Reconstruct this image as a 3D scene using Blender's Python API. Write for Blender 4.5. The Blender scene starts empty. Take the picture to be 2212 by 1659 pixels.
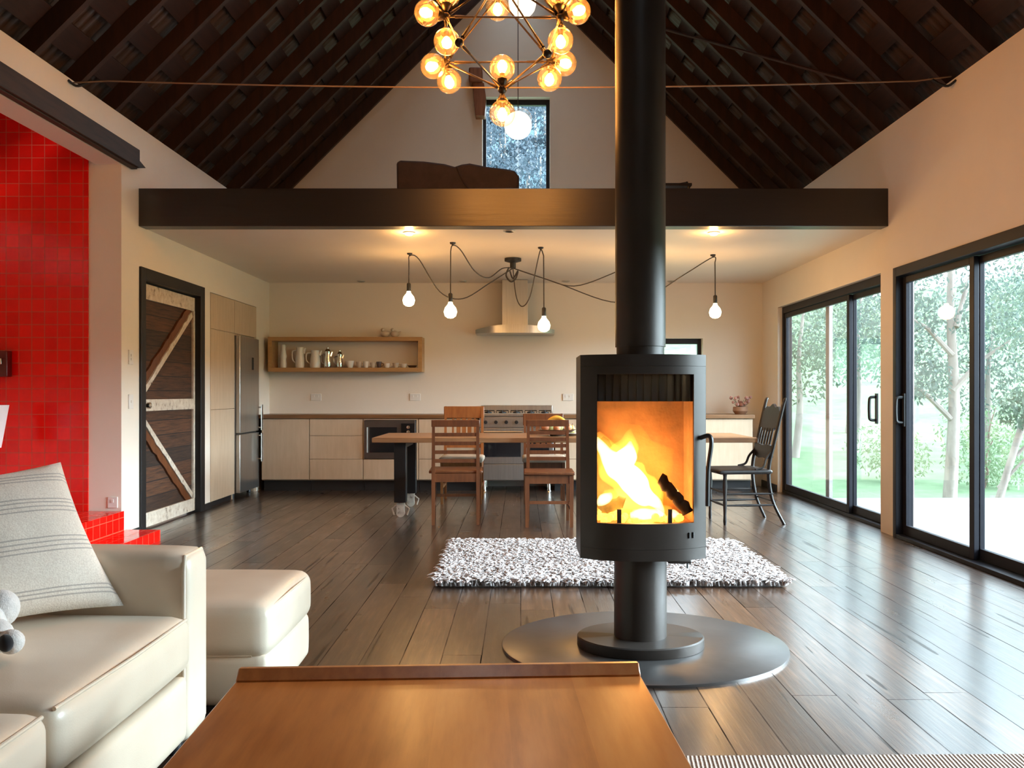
import bpy, bmesh, math, random
from mathutils import Vector, Matrix, noise as mnoise
random.seed(7)
C = bpy.context.scene.collection
PI = math.pi
F = 1850.0; VX, VY, EYE = 1125.0, 850.0, 1.15
def at(px, py, d):                       # a measured point of the room at distance d from the camera wall
    return Vector(((px-VX)*d/F, d, EYE-(py-VY)*d/F))

# ------------------------------------------------------------------ mesh helpers
def box(bm, x0, x1, y0, y1, z0, z1):
    v = [bm.verts.new(p) for p in ((x0,y0,z0),(x1,y0,z0),(x1,y1,z0),(x0,y1,z0),(x0,y0,z1),(x1,y0,z1),(x1,y1,z1),(x0,y1,z1))]
    for f in ((3,2,1,0),(4,5,6,7),(0,1,5,4),(1,2,6,5),(2,3,7,6),(3,0,4,7)):
        bm.faces.new([v[i] for i in f])
def BX(*a):
    bm = bmesh.new(); box(bm, *a); return bm
def prism(bm, pts, axis, a0, a1):        # polygon in the two other axes, extruded along axis
    def mk(p, a):
        return {'x':(a,p[0],p[1]), 'y':(p[0],a,p[1]), 'z':(p[0],p[1],a)}[axis]
    A = [bm.verts.new(mk(p,a0)) for p in pts]; B = [bm.verts.new(mk(p,a1)) for p in pts]
    n = len(pts)
    fs = [bm.faces.new(A), bm.faces.new(B[::-1])]
    for i in range(n):
        fs.append(bm.faces.new((A[i],B[i],B[(i+1)%n],A[(i+1)%n])))
    bmesh.ops.recalc_face_normals(bm, faces=fs)
def plate(bm, pts, t):                   # quad given by 4 3D points, thickness along its normal
    P = [Vector(p) for p in pts]
    n = (P[1]-P[0]).cross(P[2]-P[0]).normalized()*t
    A = [bm.verts.new(p) for p in P]; B = [bm.verts.new(p+n) for p in P]
    fs = [bm.faces.new(A[::-1]), bm.faces.new(B)]
    for i in range(4): fs.append(bm.faces.new((A[i],A[(i+1)%4],B[(i+1)%4],B[i])))
    bmesh.ops.recalc_face_normals(bm, faces=fs)
def tube(bm, pts, r, seg=8, cap=True):
    P = [Vector(p) for p in pts]; n = len(P)
    R = r if isinstance(r, (list,tuple)) else [r]*n
    rings = []; prev = None
    for i, p in enumerate(P):
        t = (P[min(i+1,n-1)]-P[max(i-1,0)])
        t = t.normalized() if t.length > 1e-9 else Vector((0,0,1))
        if prev is None:
            a = t.orthogonal().normalized()
        else:
            a = (prev - t*prev.dot(t))
            a = a.normalized() if a.length > 1e-6 else t.orthogonal().normalized()
        prev = a; b = t.cross(a)
        rings.append([bm.verts.new(p+(a*math.cos(2*PI*k/seg)+b*math.sin(2*PI*k/seg))*R[i]) for k in range(seg)])
    for i in range(n-1):
        for k in range(seg):
            bm.faces.new((rings[i][k],rings[i][(k+1)%seg],rings[i+1][(k+1)%seg],rings[i+1][k]))
    if cap:
        bm.faces.new(rings[0][::-1]); bm.faces.new(rings[-1])
def TB(pts, r, seg=8):
    bm = bmesh.new(); tube(bm, pts, r, seg); return bm
def lathe(bm, prof, c=(0,0,0), seg=24, sx=1.0, sy=1.0, axis='z'):
    c = Vector(c); rings = []
    for r, z in prof:
        ring = []
        for k in range(seg):
            a = 2*PI*k/seg
            q = Vector((r*math.cos(a)*sx, r*math.sin(a)*sy, z))
            if axis == 'y': q = Vector((q.x, q.z, q.y))
            if axis == 'x': q = Vector((q.z, q.x, q.y))
            ring.append(bm.verts.new(c+q))
        rings.append(ring)
    fs = []
    for i in range(len(rings)-1):
        for k in range(seg):
            fs.append(bm.faces.new((rings[i][k],rings[i][(k+1)%seg],rings[i+1][(k+1)%seg],rings[i+1][k])))
    if prof[0][0] > 1e-5: fs.append(bm.faces.new(rings[0][::-1]))
    if prof[-1][0] > 1e-5: fs.append(bm.faces.new(rings[-1]))
    bmesh.ops.remove_doubles(bm, verts=[v for r in rings for v in r], dist=1e-6)
def LT(prof, c=(0,0,0), seg=24, **k):
    bm = bmesh.new(); lathe(bm, prof, c, seg, **k); return bm
def ball(bm, c, r, seg=20, rings=12, s=(1,1,1), rot=None):
    m = Matrix.Translation(Vector(c))
    if rot: m = m @ rot
    m = m @ Matrix.Diagonal((r*s[0],r*s[1],r*s[2],1))
    bmesh.ops.create_uvsphere(bm, u_segments=seg, v_segments=rings, radius=1, matrix=m)
def BL(c, r, **k):
    bm = bmesh.new(); ball(bm, c, r, **k); return bm
def rbox(bm, c, s, r, n=10, puff=(0,0,0)):   # soft rounded box; puff bulges each axis
    c = Vector(c); h = Vector(s)/2; idx = {}
    def vert(i,j,k):
        key = (i,j,k)
        if key in idx: return idx[key]
        q = Vector((2*i/n-1, 2*j/n-1, 2*k/n-1))
        # denser near the edges
        q = Vector([math.copysign(1-(1-abs(t))**1.6, t) for t in q])
        p = Vector((q.x*h.x, q.y*h.y, q.z*h.z))
        inn = Vector([max(-h[a]+r, min(h[a]-r, p[a])) for a in range(3)])
        d = p-inn
        if d.length > 1e-9: p = inn + d.normalized()*r if d.length > r or sum(1 for a in range(3) if abs(d[a])>1e-9) > 1 else p
        for a in range(3):
            o = [b for b in range(3) if b != a]
            if puff[a]:
                w = (1-min(1,(p[o[0]]/h[o[0]])**2))*(1-min(1,(p[o[1]]/h[o[1]])**2))
                p[a] += puff[a]*(p[a]/h[a])*max(0,w)**0.6
        idx[key] = bm.verts.new(c+p); return idx[key]
    for i in range(n):
        for j in range(n):
            bm.faces.new((vert(i,j,0),vert(i,j+1,0),vert(i+1,j+1,0),vert(i+1,j,0)))
            bm.faces.new((vert(i,j,n),vert(i+1,j,n),vert(i+1,j+1,n),vert(i,j+1,n)))
            bm.faces.new((vert(i,0,j),vert(i+1,0,j),vert(i+1,0,j+1),vert(i,0,j+1)))
            bm.faces.new((vert(i,n,j),vert(i,n,j+1),vert(i+1,n,j+1),vert(i+1,n,j)))
            bm.faces.new((vert(0,i,j),vert(0,i,j+1),vert(0,i+1,j+1),vert(0,i+1,j)))
            bm.faces.new((vert(n,i,j),vert(n,i+1,j),vert(n,i+1,j+1),vert(n,i,j+1)))
def RB(*a, **k):
    bm = bmesh.new(); rbox(bm, *a, **k); return bm
def bez(a, b, c, d, n=16):
    a,b,c,d = map(Vector,(a,b,c,d))
    return [a*(1-t)**3+b*3*t*(1-t)**2+c*3*t*t*(1-t)+d*t**3 for t in [i/n for i in range(n+1)]]
def spline(P, n=6):
    P = [Vector(p) for p in P]; out = []
    for i in range(len(P)-1):
        p0,p1,p2,p3 = P[max(i-1,0)],P[i],P[i+1],P[min(i+2,len(P)-1)]
        for k in range(n):
            t = k/n
            out.append(0.5*((2*p1)+(p2-p0)*t+(2*p0-5*p1+4*p2-p3)*t*t+(3*p1-p0-3*p2+p3)*t**3))
    out.append(P[-1]); return out

def obj(name, bm, m, parent=None, bev=0, smooth=40, label=None, kind=None):
    me = bpy.data.meshes.new(name); bm.normal_update(); bm.to_mesh(me); bm.free()
    if smooth:
        me.shade_smooth(); me.set_sharp_from_angle(angle=math.radians(smooth))
    for q in (m if isinstance(m, (list,tuple)) else [m]): me.materials.append(q)
    o = bpy.data.objects.new(name, me); C.objects.link(o)
    if parent is not None: o.parent = parent
    if bev:
        b = o.modifiers.new('edge','BEVEL'); b.width = bev; b.segments = 2; b.limit_method = 'ANGLE'; b.angle_limit = math.radians(50)
    if label: o['label'] = label
    if kind: o['kind'] = kind
    return o
def tag(o, label, cat, group=None, kind=None):
    o['label'] = label; o['category'] = cat
    if group: o['group'] = group
    if kind: o['kind'] = kind
    return o
def thing(name, label, cat, loc=(0,0,0), rz=0, group=None):
    o = bpy.data.objects.new(name, None); C.objects.link(o)
    o.location = loc; o.rotation_euler = (0,0,rz); o.empty_display_size = .1
    return tag(o, label, cat, group)
def struct(name, bm, m, label=None, bev=0, cat=None, **k):
    o = obj(name, bm, m, bev=bev, kind='structure', label=label, **k)
    if cat: o['category'] = cat
    return o
def kids(o): return [x for x in bpy.data.objects if x.parent is o]
def copy_tree(o, parent=None):
    c = o.copy(); C.objects.link(c)
    if parent is not None: c.parent = parent
    for ch in kids(o): copy_tree(ch, c)
    return c
def lamp(name, loc, watt, col, parent=None, size=.03):
    l = bpy.data.lights.new(name, 'POINT'); l.energy = watt; l.color = col; l.shadow_soft_size = size
    o = bpy.data.objects.new(name, l); C.objects.link(o); o.location = loc
    if parent is not None: o.parent = parent
    return o

# ------------------------------------------------------------------ materials
def new(name):
    m = bpy.data.materials.new(name); m.use_nodes = True
    nt = m.node_tree; b = nt.nodes['Principled BSDF']
    return m, nt, b
def N(nt, t, **k):
    n = nt.nodes.new(t)
    for a, v in k.items(): setattr(n, a, v)
    return n
def L(nt, a, b): nt.links.new(a, b)
def mth(nt, op, a, b=None, clamp=False):
    n = N(nt, 'ShaderNodeMath', operation=op); n.use_clamp = clamp
    for i, v in enumerate((a,b)):
        if v is None: continue
        if isinstance(v, (int,float)): n.inputs[i].default_value = v
        else: L(nt, v, n.inputs[i])
    return n.outputs[0]
def mixc(nt, fac, a, b, bt='MIX'):
    n = N(nt, 'ShaderNodeMix', data_type='RGBA', blend_type=bt)
    for i, v in ((0,fac),(6,a),(7,b)):
        if isinstance(v, (int,float)): n.inputs[i].default_value = v
        elif isinstance(v, tuple): n.inputs[i].default_value = (*v[:3],1)
        else: L(nt, v, n.inputs[i])
    return n.outputs[2]
def noise(nt, scale=(1,1,1), s=5, det=4, rough=.55, coord='Object'):
    tc = N(nt,'ShaderNodeTexCoord'); mp = N(nt,'ShaderNodeMapping'); mp.inputs['Scale'].default_value = scale
    L(nt, tc.outputs[coord], mp.inputs['Vector'])
    n = N(nt,'ShaderNodeTexNoise'); n.inputs['Scale'].default_value = s; n.inputs['Detail'].default_value = det; n.inputs['Roughness'].default_value = rough
    L(nt, mp.outputs[0], n.inputs['Vector']); return n
def ramp(nt, fac, stops):
    r = N(nt,'ShaderNodeValToRGB'); e = r.color_ramp.elements
    while len(e) < len(stops): e.new(0.5)
    for i,(p,c) in enumerate(stops): e[i].position = p; e[i].color = (*c,1)
    L(nt, fac, r.inputs[0]); return r.outputs[0]
def bump(nt, b, h, strength=.3, dist=.01):
    n = N(nt,'ShaderNodeBump'); n.inputs['Strength'].default_value = strength; n.inputs['Distance'].default_value = dist
    L(nt, h, n.inputs['Height']); L(nt, n.outputs[0], b.inputs['Normal'])
def mat(name, col, rough=.5, metal=0, var=.12, s=6, scale=(1,1,1), bmp=0, bs=40, coat=0, spec=.5, sheen=0, sub=0):
    m, nt, b = new(name)
    n = noise(nt, scale, s)
    d = tuple(max(0,c*(1-var)) for c in col); l = tuple(min(1,c*(1+var)) for c in col)
    L(nt, ramp(nt, n.outputs[0], [(.3,d),(.7,l)]), b.inputs['Base Color'])
    b.inputs['Roughness'].default_value = rough; b.inputs['Metallic'].default_value = metal
    b.inputs['Coat Weight'].default_value = coat; b.inputs['Specular IOR Level'].default_value = spec
    b.inputs['Sheen Weight'].default_value = sheen
    if bmp:
        n2 = noise(nt, scale, bs); bump(nt, b, n2.outputs[0], bmp)
    return m
def wood(name, dark, light, axis='x', s=3, rough=.4, stretch=12, coat=0, bmp=.12):
    m, nt, b = new(name)
    sc = {'x':(1,stretch,stretch),'y':(stretch,1,stretch),'z':(stretch,stretch,1)}[axis]
    n = noise(nt, sc, s, 6, .6); n2 = noise(nt, (1,1,1), 2, 2)
    f = mth(nt,'ADD', mth(nt,'MULTIPLY',n.outputs[0],.75), mth(nt,'MULTIPLY',n2.outputs[0],.25))
    L(nt, ramp(nt, f, [(.32,dark),(.68,light)]), b.inputs['Base Color'])
    b.inputs['Roughness'].default_value = rough; b.inputs['Coat Weight'].default_value = coat; b.inputs['Coat Roughness'].default_value = .15
    bump(nt, b, n.outputs[0], bmp, .004)
    return m
def emit(name, col, st, base=(.8,.8,.8)):
    m, nt, b = new(name)
    b.inputs['Base Color'].default_value = (*base,1)
    b.inputs['Emission Color'].default_value = (*col,1); b.inputs['Emission Strength'].default_value = st
    return m
def fres(nt, ior=1.5):                   # same reflectance from either side of a thin sheet
    g = N(nt,'ShaderNodeNewGeometry'); fr = N(nt,'ShaderNodeFresnel')
    L(nt, mth(nt,'ADD', ior, mth(nt,'MULTIPLY', g.outputs['Backfacing'], 1/ior-ior)), fr.inputs[0]); return fr
def glass(name, tint=(1,1,1), refl=1.0, rough=0.0, ior=1.5, glow=0):
    m, nt, b = new(name); nt.nodes.remove(b)
    t = N(nt,'ShaderNodeBsdfTransparent'); t.inputs[0].default_value = (*tint,1)
    g = N(nt,'ShaderNodeBsdfGlossy'); g.inputs['Roughness'].default_value = rough
    fr = fres(nt, ior)
    mx = N(nt,'ShaderNodeMixShader'); L(nt, mth(nt,'MULTIPLY',fr.outputs[0],refl,True), mx.inputs[0])
    if glow:                             # amber translucence added to clear glass, imitates the bloom of the bulb
        tr = N(nt,'ShaderNodeBsdfTranslucent'); tr.inputs[0].default_value = (1,.72,.36,1); m3 = N(nt,'ShaderNodeMixShader'); m3.inputs[0].default_value = glow
        L(nt, t.outputs[0], m3.inputs[1]); L(nt, tr.outputs[0], m3.inputs[2]); L(nt, m3.outputs[0], mx.inputs[1])
    else: L(nt, t.outputs[0], mx.inputs[1])
    L(nt, g.outputs[0], mx.inputs[2])
    L(nt, mx.outputs[0], nt.nodes['Material Output'].inputs[0]); return m
def flame_mat(name, col, st):            # glowing gas: brightness grows with the thickness looked through
    m, nt, b = new(name); nt.nodes.remove(b)
    e = N(nt,'ShaderNodeEmission'); e.inputs[0].default_value = (*col,1); e.inputs[1].default_value = st
    L(nt, e.outputs[0], nt.nodes['Material Output'].inputs['Volume']); return m

def floor_mat():
    m, nt, b = new('old_floorboards')
    tc = N(nt,'ShaderNodeTexCoord'); sx = N(nt,'ShaderNodeSeparateXYZ'); L(nt, tc.outputs['Object'], sx.inputs[0])
    u = mth(nt,'DIVIDE', sx.outputs[0], .172); row = mth(nt,'FLOOR', u); fu = mth(nt,'FRACT', u)
    w1 = N(nt,'ShaderNodeTexWhiteNoise', noise_dimensions='1D'); L(nt, row, w1.inputs['W'])
    v = mth(nt,'ADD', mth(nt,'DIVIDE', sx.outputs[1], 2.6), mth(nt,'MULTIPLY', w1.outputs['Value'], 7.3))
    cell = mth(nt,'FLOOR', v); fv = mth(nt,'FRACT', v)
    cid = mth(nt,'ADD', mth(nt,'MULTIPLY',row,17.31), mth(nt,'MULTIPLY',cell,3.77))
    w2 = N(nt,'ShaderNodeTexWhiteNoise', noise_dimensions='1D'); L(nt, cid, w2.inputs['W'])
    # grain, shifted per board
    off = N(nt,'ShaderNodeCombineXYZ'); L(nt, mth(nt,'MULTIPLY',w2.outputs['Value'],40), off.inputs[1]); L(nt, cid, off.inputs[2])
    va = N(nt,'ShaderNodeVectorMath', operation='ADD'); L(nt, tc.outputs['Object'], va.inputs[0]); L(nt, off.outputs[0], va.inputs[1])
    def nz(scale, s, d):
        mp = N(nt,'ShaderNodeMapping'); mp.inputs['Scale'].default_value = scale; L(nt, va.outputs[0], mp.inputs[0])
        n = N(nt,'ShaderNodeTexNoise'); n.inputs['Scale'].default_value = s; n.inputs['Detail'].default_value = d; n.inputs['Roughness'].default_value = .65
        L(nt, mp.outputs[0], n.inputs['Vector']); return n.outputs[0]
    g = nz((22,1.3,1), 2.2, 7); blot = nz((3,1,1), 1.6, 3); crack = nz((26,1.1,1), 1.3, 0)
    c1 = ramp(nt, g, [(.25,(.010,.006,.004)),(.48,(.036,.020,.012)),(.62,(.064,.037,.023)),(.8,(.14,.086,.054))])
    c2 = ramp(nt, w2.outputs['Value'], [(0,(.36,.33,.32)),(.5,(.95,.88,.82)),(1,(1.95,1.7,1.45))])
    c = mixc(nt, 1.0, c1, c2, 'MULTIPLY')
    c = mixc(nt, mth(nt,'MULTIPLY', ramp(nt, blot, [(.45,(0,0,0)),(.75,(1,1,1))]), .55), c, (.03,.02,.016))
    cr = mth(nt,'LESS_THAN', crack, .225)
    c = mixc(nt, mth(nt,'MULTIPLY',cr,.7), c, (.006,.004,.003))
    gw = .016
    gap = mth(nt,'MAXIMUM', mth(nt,'LESS_THAN', fu, gw), mth(nt,'MAXIMUM', mth(nt,'GREATER_THAN', fu, 1-gw), mth(nt,'LESS_THAN', fv, .0018)))
    gap = mth(nt,'MULTIPLY', gap, ramp(nt, nz((5,.9,1),1.7,3), [(.38,(.25,.25,.25)),(.6,(1,1,1))]))
    c = mixc(nt, gap, c, (.004,.003,.0025))
    L(nt, c, b.inputs['Base Color'])
    r = mth(nt,'ADD', .20, mth(nt,'MULTIPLY', blot, .22)); r = mth(nt,'ADD', r, mth(nt,'MULTIPLY', gap, .4))
    L(nt, r, b.inputs['Roughness'])
    L(nt, mth(nt,'MULTIPLY', mth(nt,'SUBTRACT', 1, mth(nt,'MAXIMUM', gap, mth(nt,'MULTIPLY',cr,.8)), True), .85), b.inputs['Coat Weight']); b.inputs['Coat Roughness'].default_value = .22; b.inputs['Coat IOR'].default_value = 1.8; L(nt, mth(nt,'MULTIPLY', mth(nt,'SUBTRACT', 1, gap), .5), b.inputs['Specular IOR Level'])
    lowf = nz((2.2,.5,1), 1.3, 2)
    h = mth(nt,'SUBTRACT', mth(nt,'ADD', mth(nt,'MULTIPLY',g,.35), mth(nt,'MULTIPLY',lowf,.8)), mth(nt,'ADD', mth(nt,'MULTIPLY',gap,.8), mth(nt,'MULTIPLY',cr,.5)))
    bump(nt, b, h, .7, .008)
    return m
def tile_mat():
    m, nt, b = new('red_tiles')
    tc = N(nt,'ShaderNodeTexCoord'); sp = N(nt,'ShaderNodeSeparateXYZ'); L(nt, tc.outputs['Object'], sp.inputs[0])
    ge = N(nt,'ShaderNodeNewGeometry'); sn = N(nt,'ShaderNodeSeparateXYZ'); L(nt, ge.outputs['Normal'], sn.inputs[0])
    line = None; ids = None
    for k in range(3):
        u = mth(nt,'DIVIDE', mth(nt,'ADD', sp.outputs[k], .013), .1)
        f = mth(nt,'FRACT', u); d = mth(nt,'ABSOLUTE', mth(nt,'SUBTRACT', f, .5))
        ln = mth(nt,'MULTIPLY', mth(nt,'GREATER_THAN', d, .475), mth(nt,'LESS_THAN', mth(nt,'ABSOLUTE', sn.outputs[k]), .5))
        line = ln if line is None else mth(nt,'MAXIMUM', line, ln)
        q = mth(nt,'MULTIPLY', mth(nt,'FLOOR', u), (3.1,7.7,13.3)[k]); ids = q if ids is None else mth(nt,'ADD', ids, q)
    w = N(nt,'ShaderNodeTexWhiteNoise', noise_dimensions='1D'); L(nt, ids, w.inputs['W'])
    c = ramp(nt, w.outputs['Value'], [(0,(.74,.004,.002)),(1,(.88,.008,.004))])
    c = mixc(nt, line, c, (.62,.10,.05)); L(nt, c, b.inputs['Base Color']); b.inputs['Specular IOR Level'].default_value = .3
    L(nt, mth(nt,'ADD', .1, mth(nt,'MULTIPLY', line, .5)), b.inputs['Roughness'])
    n = noise(nt, (1,1,1), 9, 1)
    bump(nt, b, mth(nt,'SUBTRACT', mth(nt,'MULTIPLY', n.outputs[0], .25), line), .35, .004); return m
def stripes_mat():                       # linen cushion with woven grey stripes (object space of the cushion: z up its face)
    m, nt, b = new('striped_linen')
    tc = N(nt,'ShaderNodeTexCoord'); sp = N(nt,'ShaderNodeSeparateXYZ'); L(nt, tc.outputs['UV'], sp.inputs[0])
    v = sp.outputs[1]; line = None
    for c0 in (.075,.10,.125, .36,.39,.42,.45, .63,.66,.69,.715, .86,.885,.91):
        l = mth(nt,'LESS_THAN', mth(nt,'ABSOLUTE', mth(nt,'SUBTRACT', v, c0)), .0048)
        line = l if line is None else mth(nt,'MAXIMUM', line, l)
    n = noise(nt, (1,1,1), 220, 2)
    base = ramp(nt, n.outputs[0], [(.3,(.66,.56,.46)),(.7,(.80,.71,.60))])
    L(nt, mixc(nt, mth(nt,'MULTIPLY',line,.65), base, (.30,.25,.22)), b.inputs['Base Color'])
    b.inputs['Roughness'].default_value = .9; b.inputs['Sheen Weight'].default_value = .15
    n3 = noise(nt, (1,1,1), 7, 3)
    bump(nt, b, mth(nt,'ADD', mth(nt,'MULTIPLY',n.outputs[0],.15), n3.outputs[0]), .35, .02); return m
def teak_mat():
    m, nt, b = new('teak_veneer')
    tc = N(nt,'ShaderNodeTexCoord'); sp = N(nt,'ShaderNodeSeparateXYZ'); L(nt, tc.outputs['Object'], sp.inputs[0])
    row = mth(nt,'FLOOR', mth(nt,'DIVIDE', sp.outputs[0], .168))
    w = N(nt,'ShaderNodeTexWhiteNoise', noise_dimensions='1D'); L(nt, row, w.inputs['W'])
    n = noise(nt, (9,1,9), 3.2, 7, .6); n2 = noise(nt, (3,1.2,1), 3, 3)
    f = mth(nt,'ADD', mth(nt,'MULTIPLY',n.outputs[0],.55), mth(nt,'ADD', mth(nt,'MULTIPLY',n2.outputs[0],.3), mth(nt,'MULTIPLY',w.outputs['Value'],.15)))
    L(nt, ramp(nt, f, [(.28,(.30,.085,.016)),(.5,(.46,.155,.036)),(.72,(.56,.23,.065))]), b.inputs['Base Color'])
    b.inputs['Roughness'].default_value = .3; b.inputs['Coat Weight'].default_value = .3; b.inputs['Coat Roughness'].default_value = .2
    return m
def rib_mat():
    m, nt, b = new('woven_rug')
    tc = N(nt,'ShaderNodeTexCoord'); mp = N(nt,'ShaderNodeMapping'); mp.inputs['Rotation'].default_value = (0,0,.12); L(nt, tc.outputs['Object'], mp.inputs[0])
    w = N(nt,'ShaderNodeTexWave', wave_type='BANDS', bands_direction='X'); w.inputs['Scale'].default_value = 24; w.inputs['Distortion'].default_value = .6; w.inputs['Detail'].default_value = 1
    L(nt, mp.outputs[0], w.inputs[0])
    w2 = N(nt,'ShaderNodeTexWave', wave_type='BANDS', bands_direction='Y'); w2.inputs['Scale'].default_value = 40; L(nt, mp.outputs[0], w2.inputs[0])
    f = mth(nt,'ADD', mth(nt,'MULTIPLY',w.outputs['Fac'],.7), mth(nt,'MULTIPLY',w2.outputs['Fac'],.3))
    L(nt, ramp(nt, f, [(.15,(.16,.10,.07)),(.7,(.56,.46,.38))]), b.inputs['Base Color']); b.inputs['Roughness'].default_value = .95
    bump(nt, b, f, .8, .01); return m
def painted_mat():
    m, nt, b = new('worn_white_paint')
    n = noise(nt, (3,3,3), 6, 6, .7); n2 = noise(nt,(1,1,1),2,2)
    L(nt, ramp(nt, mth(nt,'ADD',mth(nt,'MULTIPLY',n.outputs[0],.8),mth(nt,'MULTIPLY',n2.outputs[0],.2)), [(.33,(.10,.055,.035)),(.43,(.5,.42,.33)),(.7,(.72,.66,.56))]), b.inputs['Base Color'])
    b.inputs['Roughness'].default_value = .7; return m
def barn_mat():
    m, nt, b = new('barn_boards')
    tc = N(nt,'ShaderNodeTexCoord'); sp = N(nt,'ShaderNodeSeparateXYZ'); L(nt, tc.outputs['Object'], sp.inputs[0])
    u = mth(nt,'DIVIDE', sp.outputs[2], .13); row = mth(nt,'FLOOR',u); fu = mth(nt,'FRACT',u)
    w = N(nt,'ShaderNodeTexWhiteNoise', noise_dimensions='1D'); L(nt, row, w.inputs['W'])
    n = noise(nt, (2,1.5,26), 2.5, 6, .65)
    c = mixc(nt, 1, ramp(nt, n.outputs[0], [(.3,(.014,.008,.005)),(.7,(.095,.048,.024))]), ramp(nt, w.outputs['Value'], [(0,(.5,.45,.42)),(1,(1.5,1.15,.9))]), 'MULTIPLY')
    gap = mth(nt,'LESS_THAN', fu, .06)
    L(nt, mixc(nt, gap, c, (.006,.004,.003)), b.inputs['Base Color']); b.inputs['Roughness'].default_value = .75
    bump(nt, b, mth(nt,'SUBTRACT', n.outputs[0], gap), .4, .008); return m
def hill_mat(name, a, c, s):
    m, nt, b = new(name); n = noise(nt, (1,1,1), s, 8, .7); n2 = noise(nt,(1,1,1), s*.15, 3)
    f = mth(nt,'ADD', mth(nt,'MULTIPLY',n.outputs[0],.6), mth(nt,'MULTIPLY',n2.outputs[0],.4))
    L(nt, ramp(nt, f, [(.35,a),(.65,c)]), b.inputs['Base Color']); b.inputs['Roughness'].default_value = 1; b.inputs['Specular IOR Level'].default_value = 0
    return m
def leaf_mat(name, a, c):
    m, nt, b = new(name); n = noise(nt,(1,1,1),1.2,3)
    col = ramp(nt, n.outputs[0], [(.35,a),(.65,c)])
    L(nt, col, b.inputs['Base Color']); b.inputs['Roughness'].default_value = .6
    t = N(nt,'ShaderNodeBsdfTranslucent'); L(nt, col, t.inputs[0])
    mx = N(nt,'ShaderNodeMixShader'); mx.inputs[0].default_value = .45
    L(nt, b.outputs[0], mx.inputs[1]); L(nt, t.outputs[0], mx.inputs[2]); L(nt, mx.outputs[0], nt.nodes['Material Output'].inputs[0]); return m
def leather_mat():
    m, nt, b = new('cream_leather'); n = noise(nt,(1,1,1),3,2)
    L(nt, ramp(nt, n.outputs[0], [(.3,(.66,.55,.42)),(.7,(.74,.64,.51))]), b.inputs['Base Color'])
    b.inputs['Roughness'].default_value = .38; b.inputs['Coat Weight'].default_value = .1
    v = N(nt,'ShaderNodeTexVoronoi'); v.inputs['Scale'].default_value = 260
    tc = N(nt,'ShaderNodeTexCoord'); L(nt, tc.outputs['Object'], v.inputs['Vector'])
    n2 = noise(nt,(1,1,1),8,3)
    bump(nt, b, mth(nt,'ADD', mth(nt,'MULTIPLY',v.outputs['Distance'],.06), mth(nt,'MULTIPLY',n2.outputs[0],.6)), .18, .01); return m
def soot_mat():                          # stove window: clear below, brown soot streaks along the top
    m, nt, b = new('stove_glass'); nt.nodes.remove(b)
    tc = N(nt,'ShaderNodeTexCoord'); sp = N(nt,'ShaderNodeSeparateXYZ'); L(nt, tc.outputs['Object'], sp.inputs[0])
    n = noise(nt,(26,1,1.2),1.6,3)
    z = mth(nt,'MULTIPLY', mth(nt,'SUBTRACT', sp.outputs[2], 1.06), 6.0, True)
    f = mth(nt,'MULTIPLY', z, mth(nt,'MULTIPLY', ramp(nt,n.outputs[0],[(.35,(0,0,0)),(.65,(1,1,1))]), .55), True)
    t = N(nt,'ShaderNodeBsdfTransparent'); g = N(nt,'ShaderNodeBsdfGlossy'); g.inputs['Roughness'].default_value = .02
    d = N(nt,'ShaderNodeBsdfDiffuse'); d.inputs[0].default_value = (.16,.10,.05,1)
    fr = fres(nt); m1 = N(nt,'ShaderNodeMixShader'); m2 = N(nt,'ShaderNodeMixShader')
    L(nt, f, m1.inputs[0]); L(nt, t.outputs[0], m1.inputs[1]); L(nt, d.outputs[0], m1.inputs[2])
    L(nt, fr.outputs[0], m2.inputs[0]); L(nt, m1.outputs[0], m2.inputs[1]); L(nt, g.outputs[0], m2.inputs[2])
    L(nt, m2.outputs[0], nt.nodes['Material Output'].inputs[0]); return m

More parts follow.
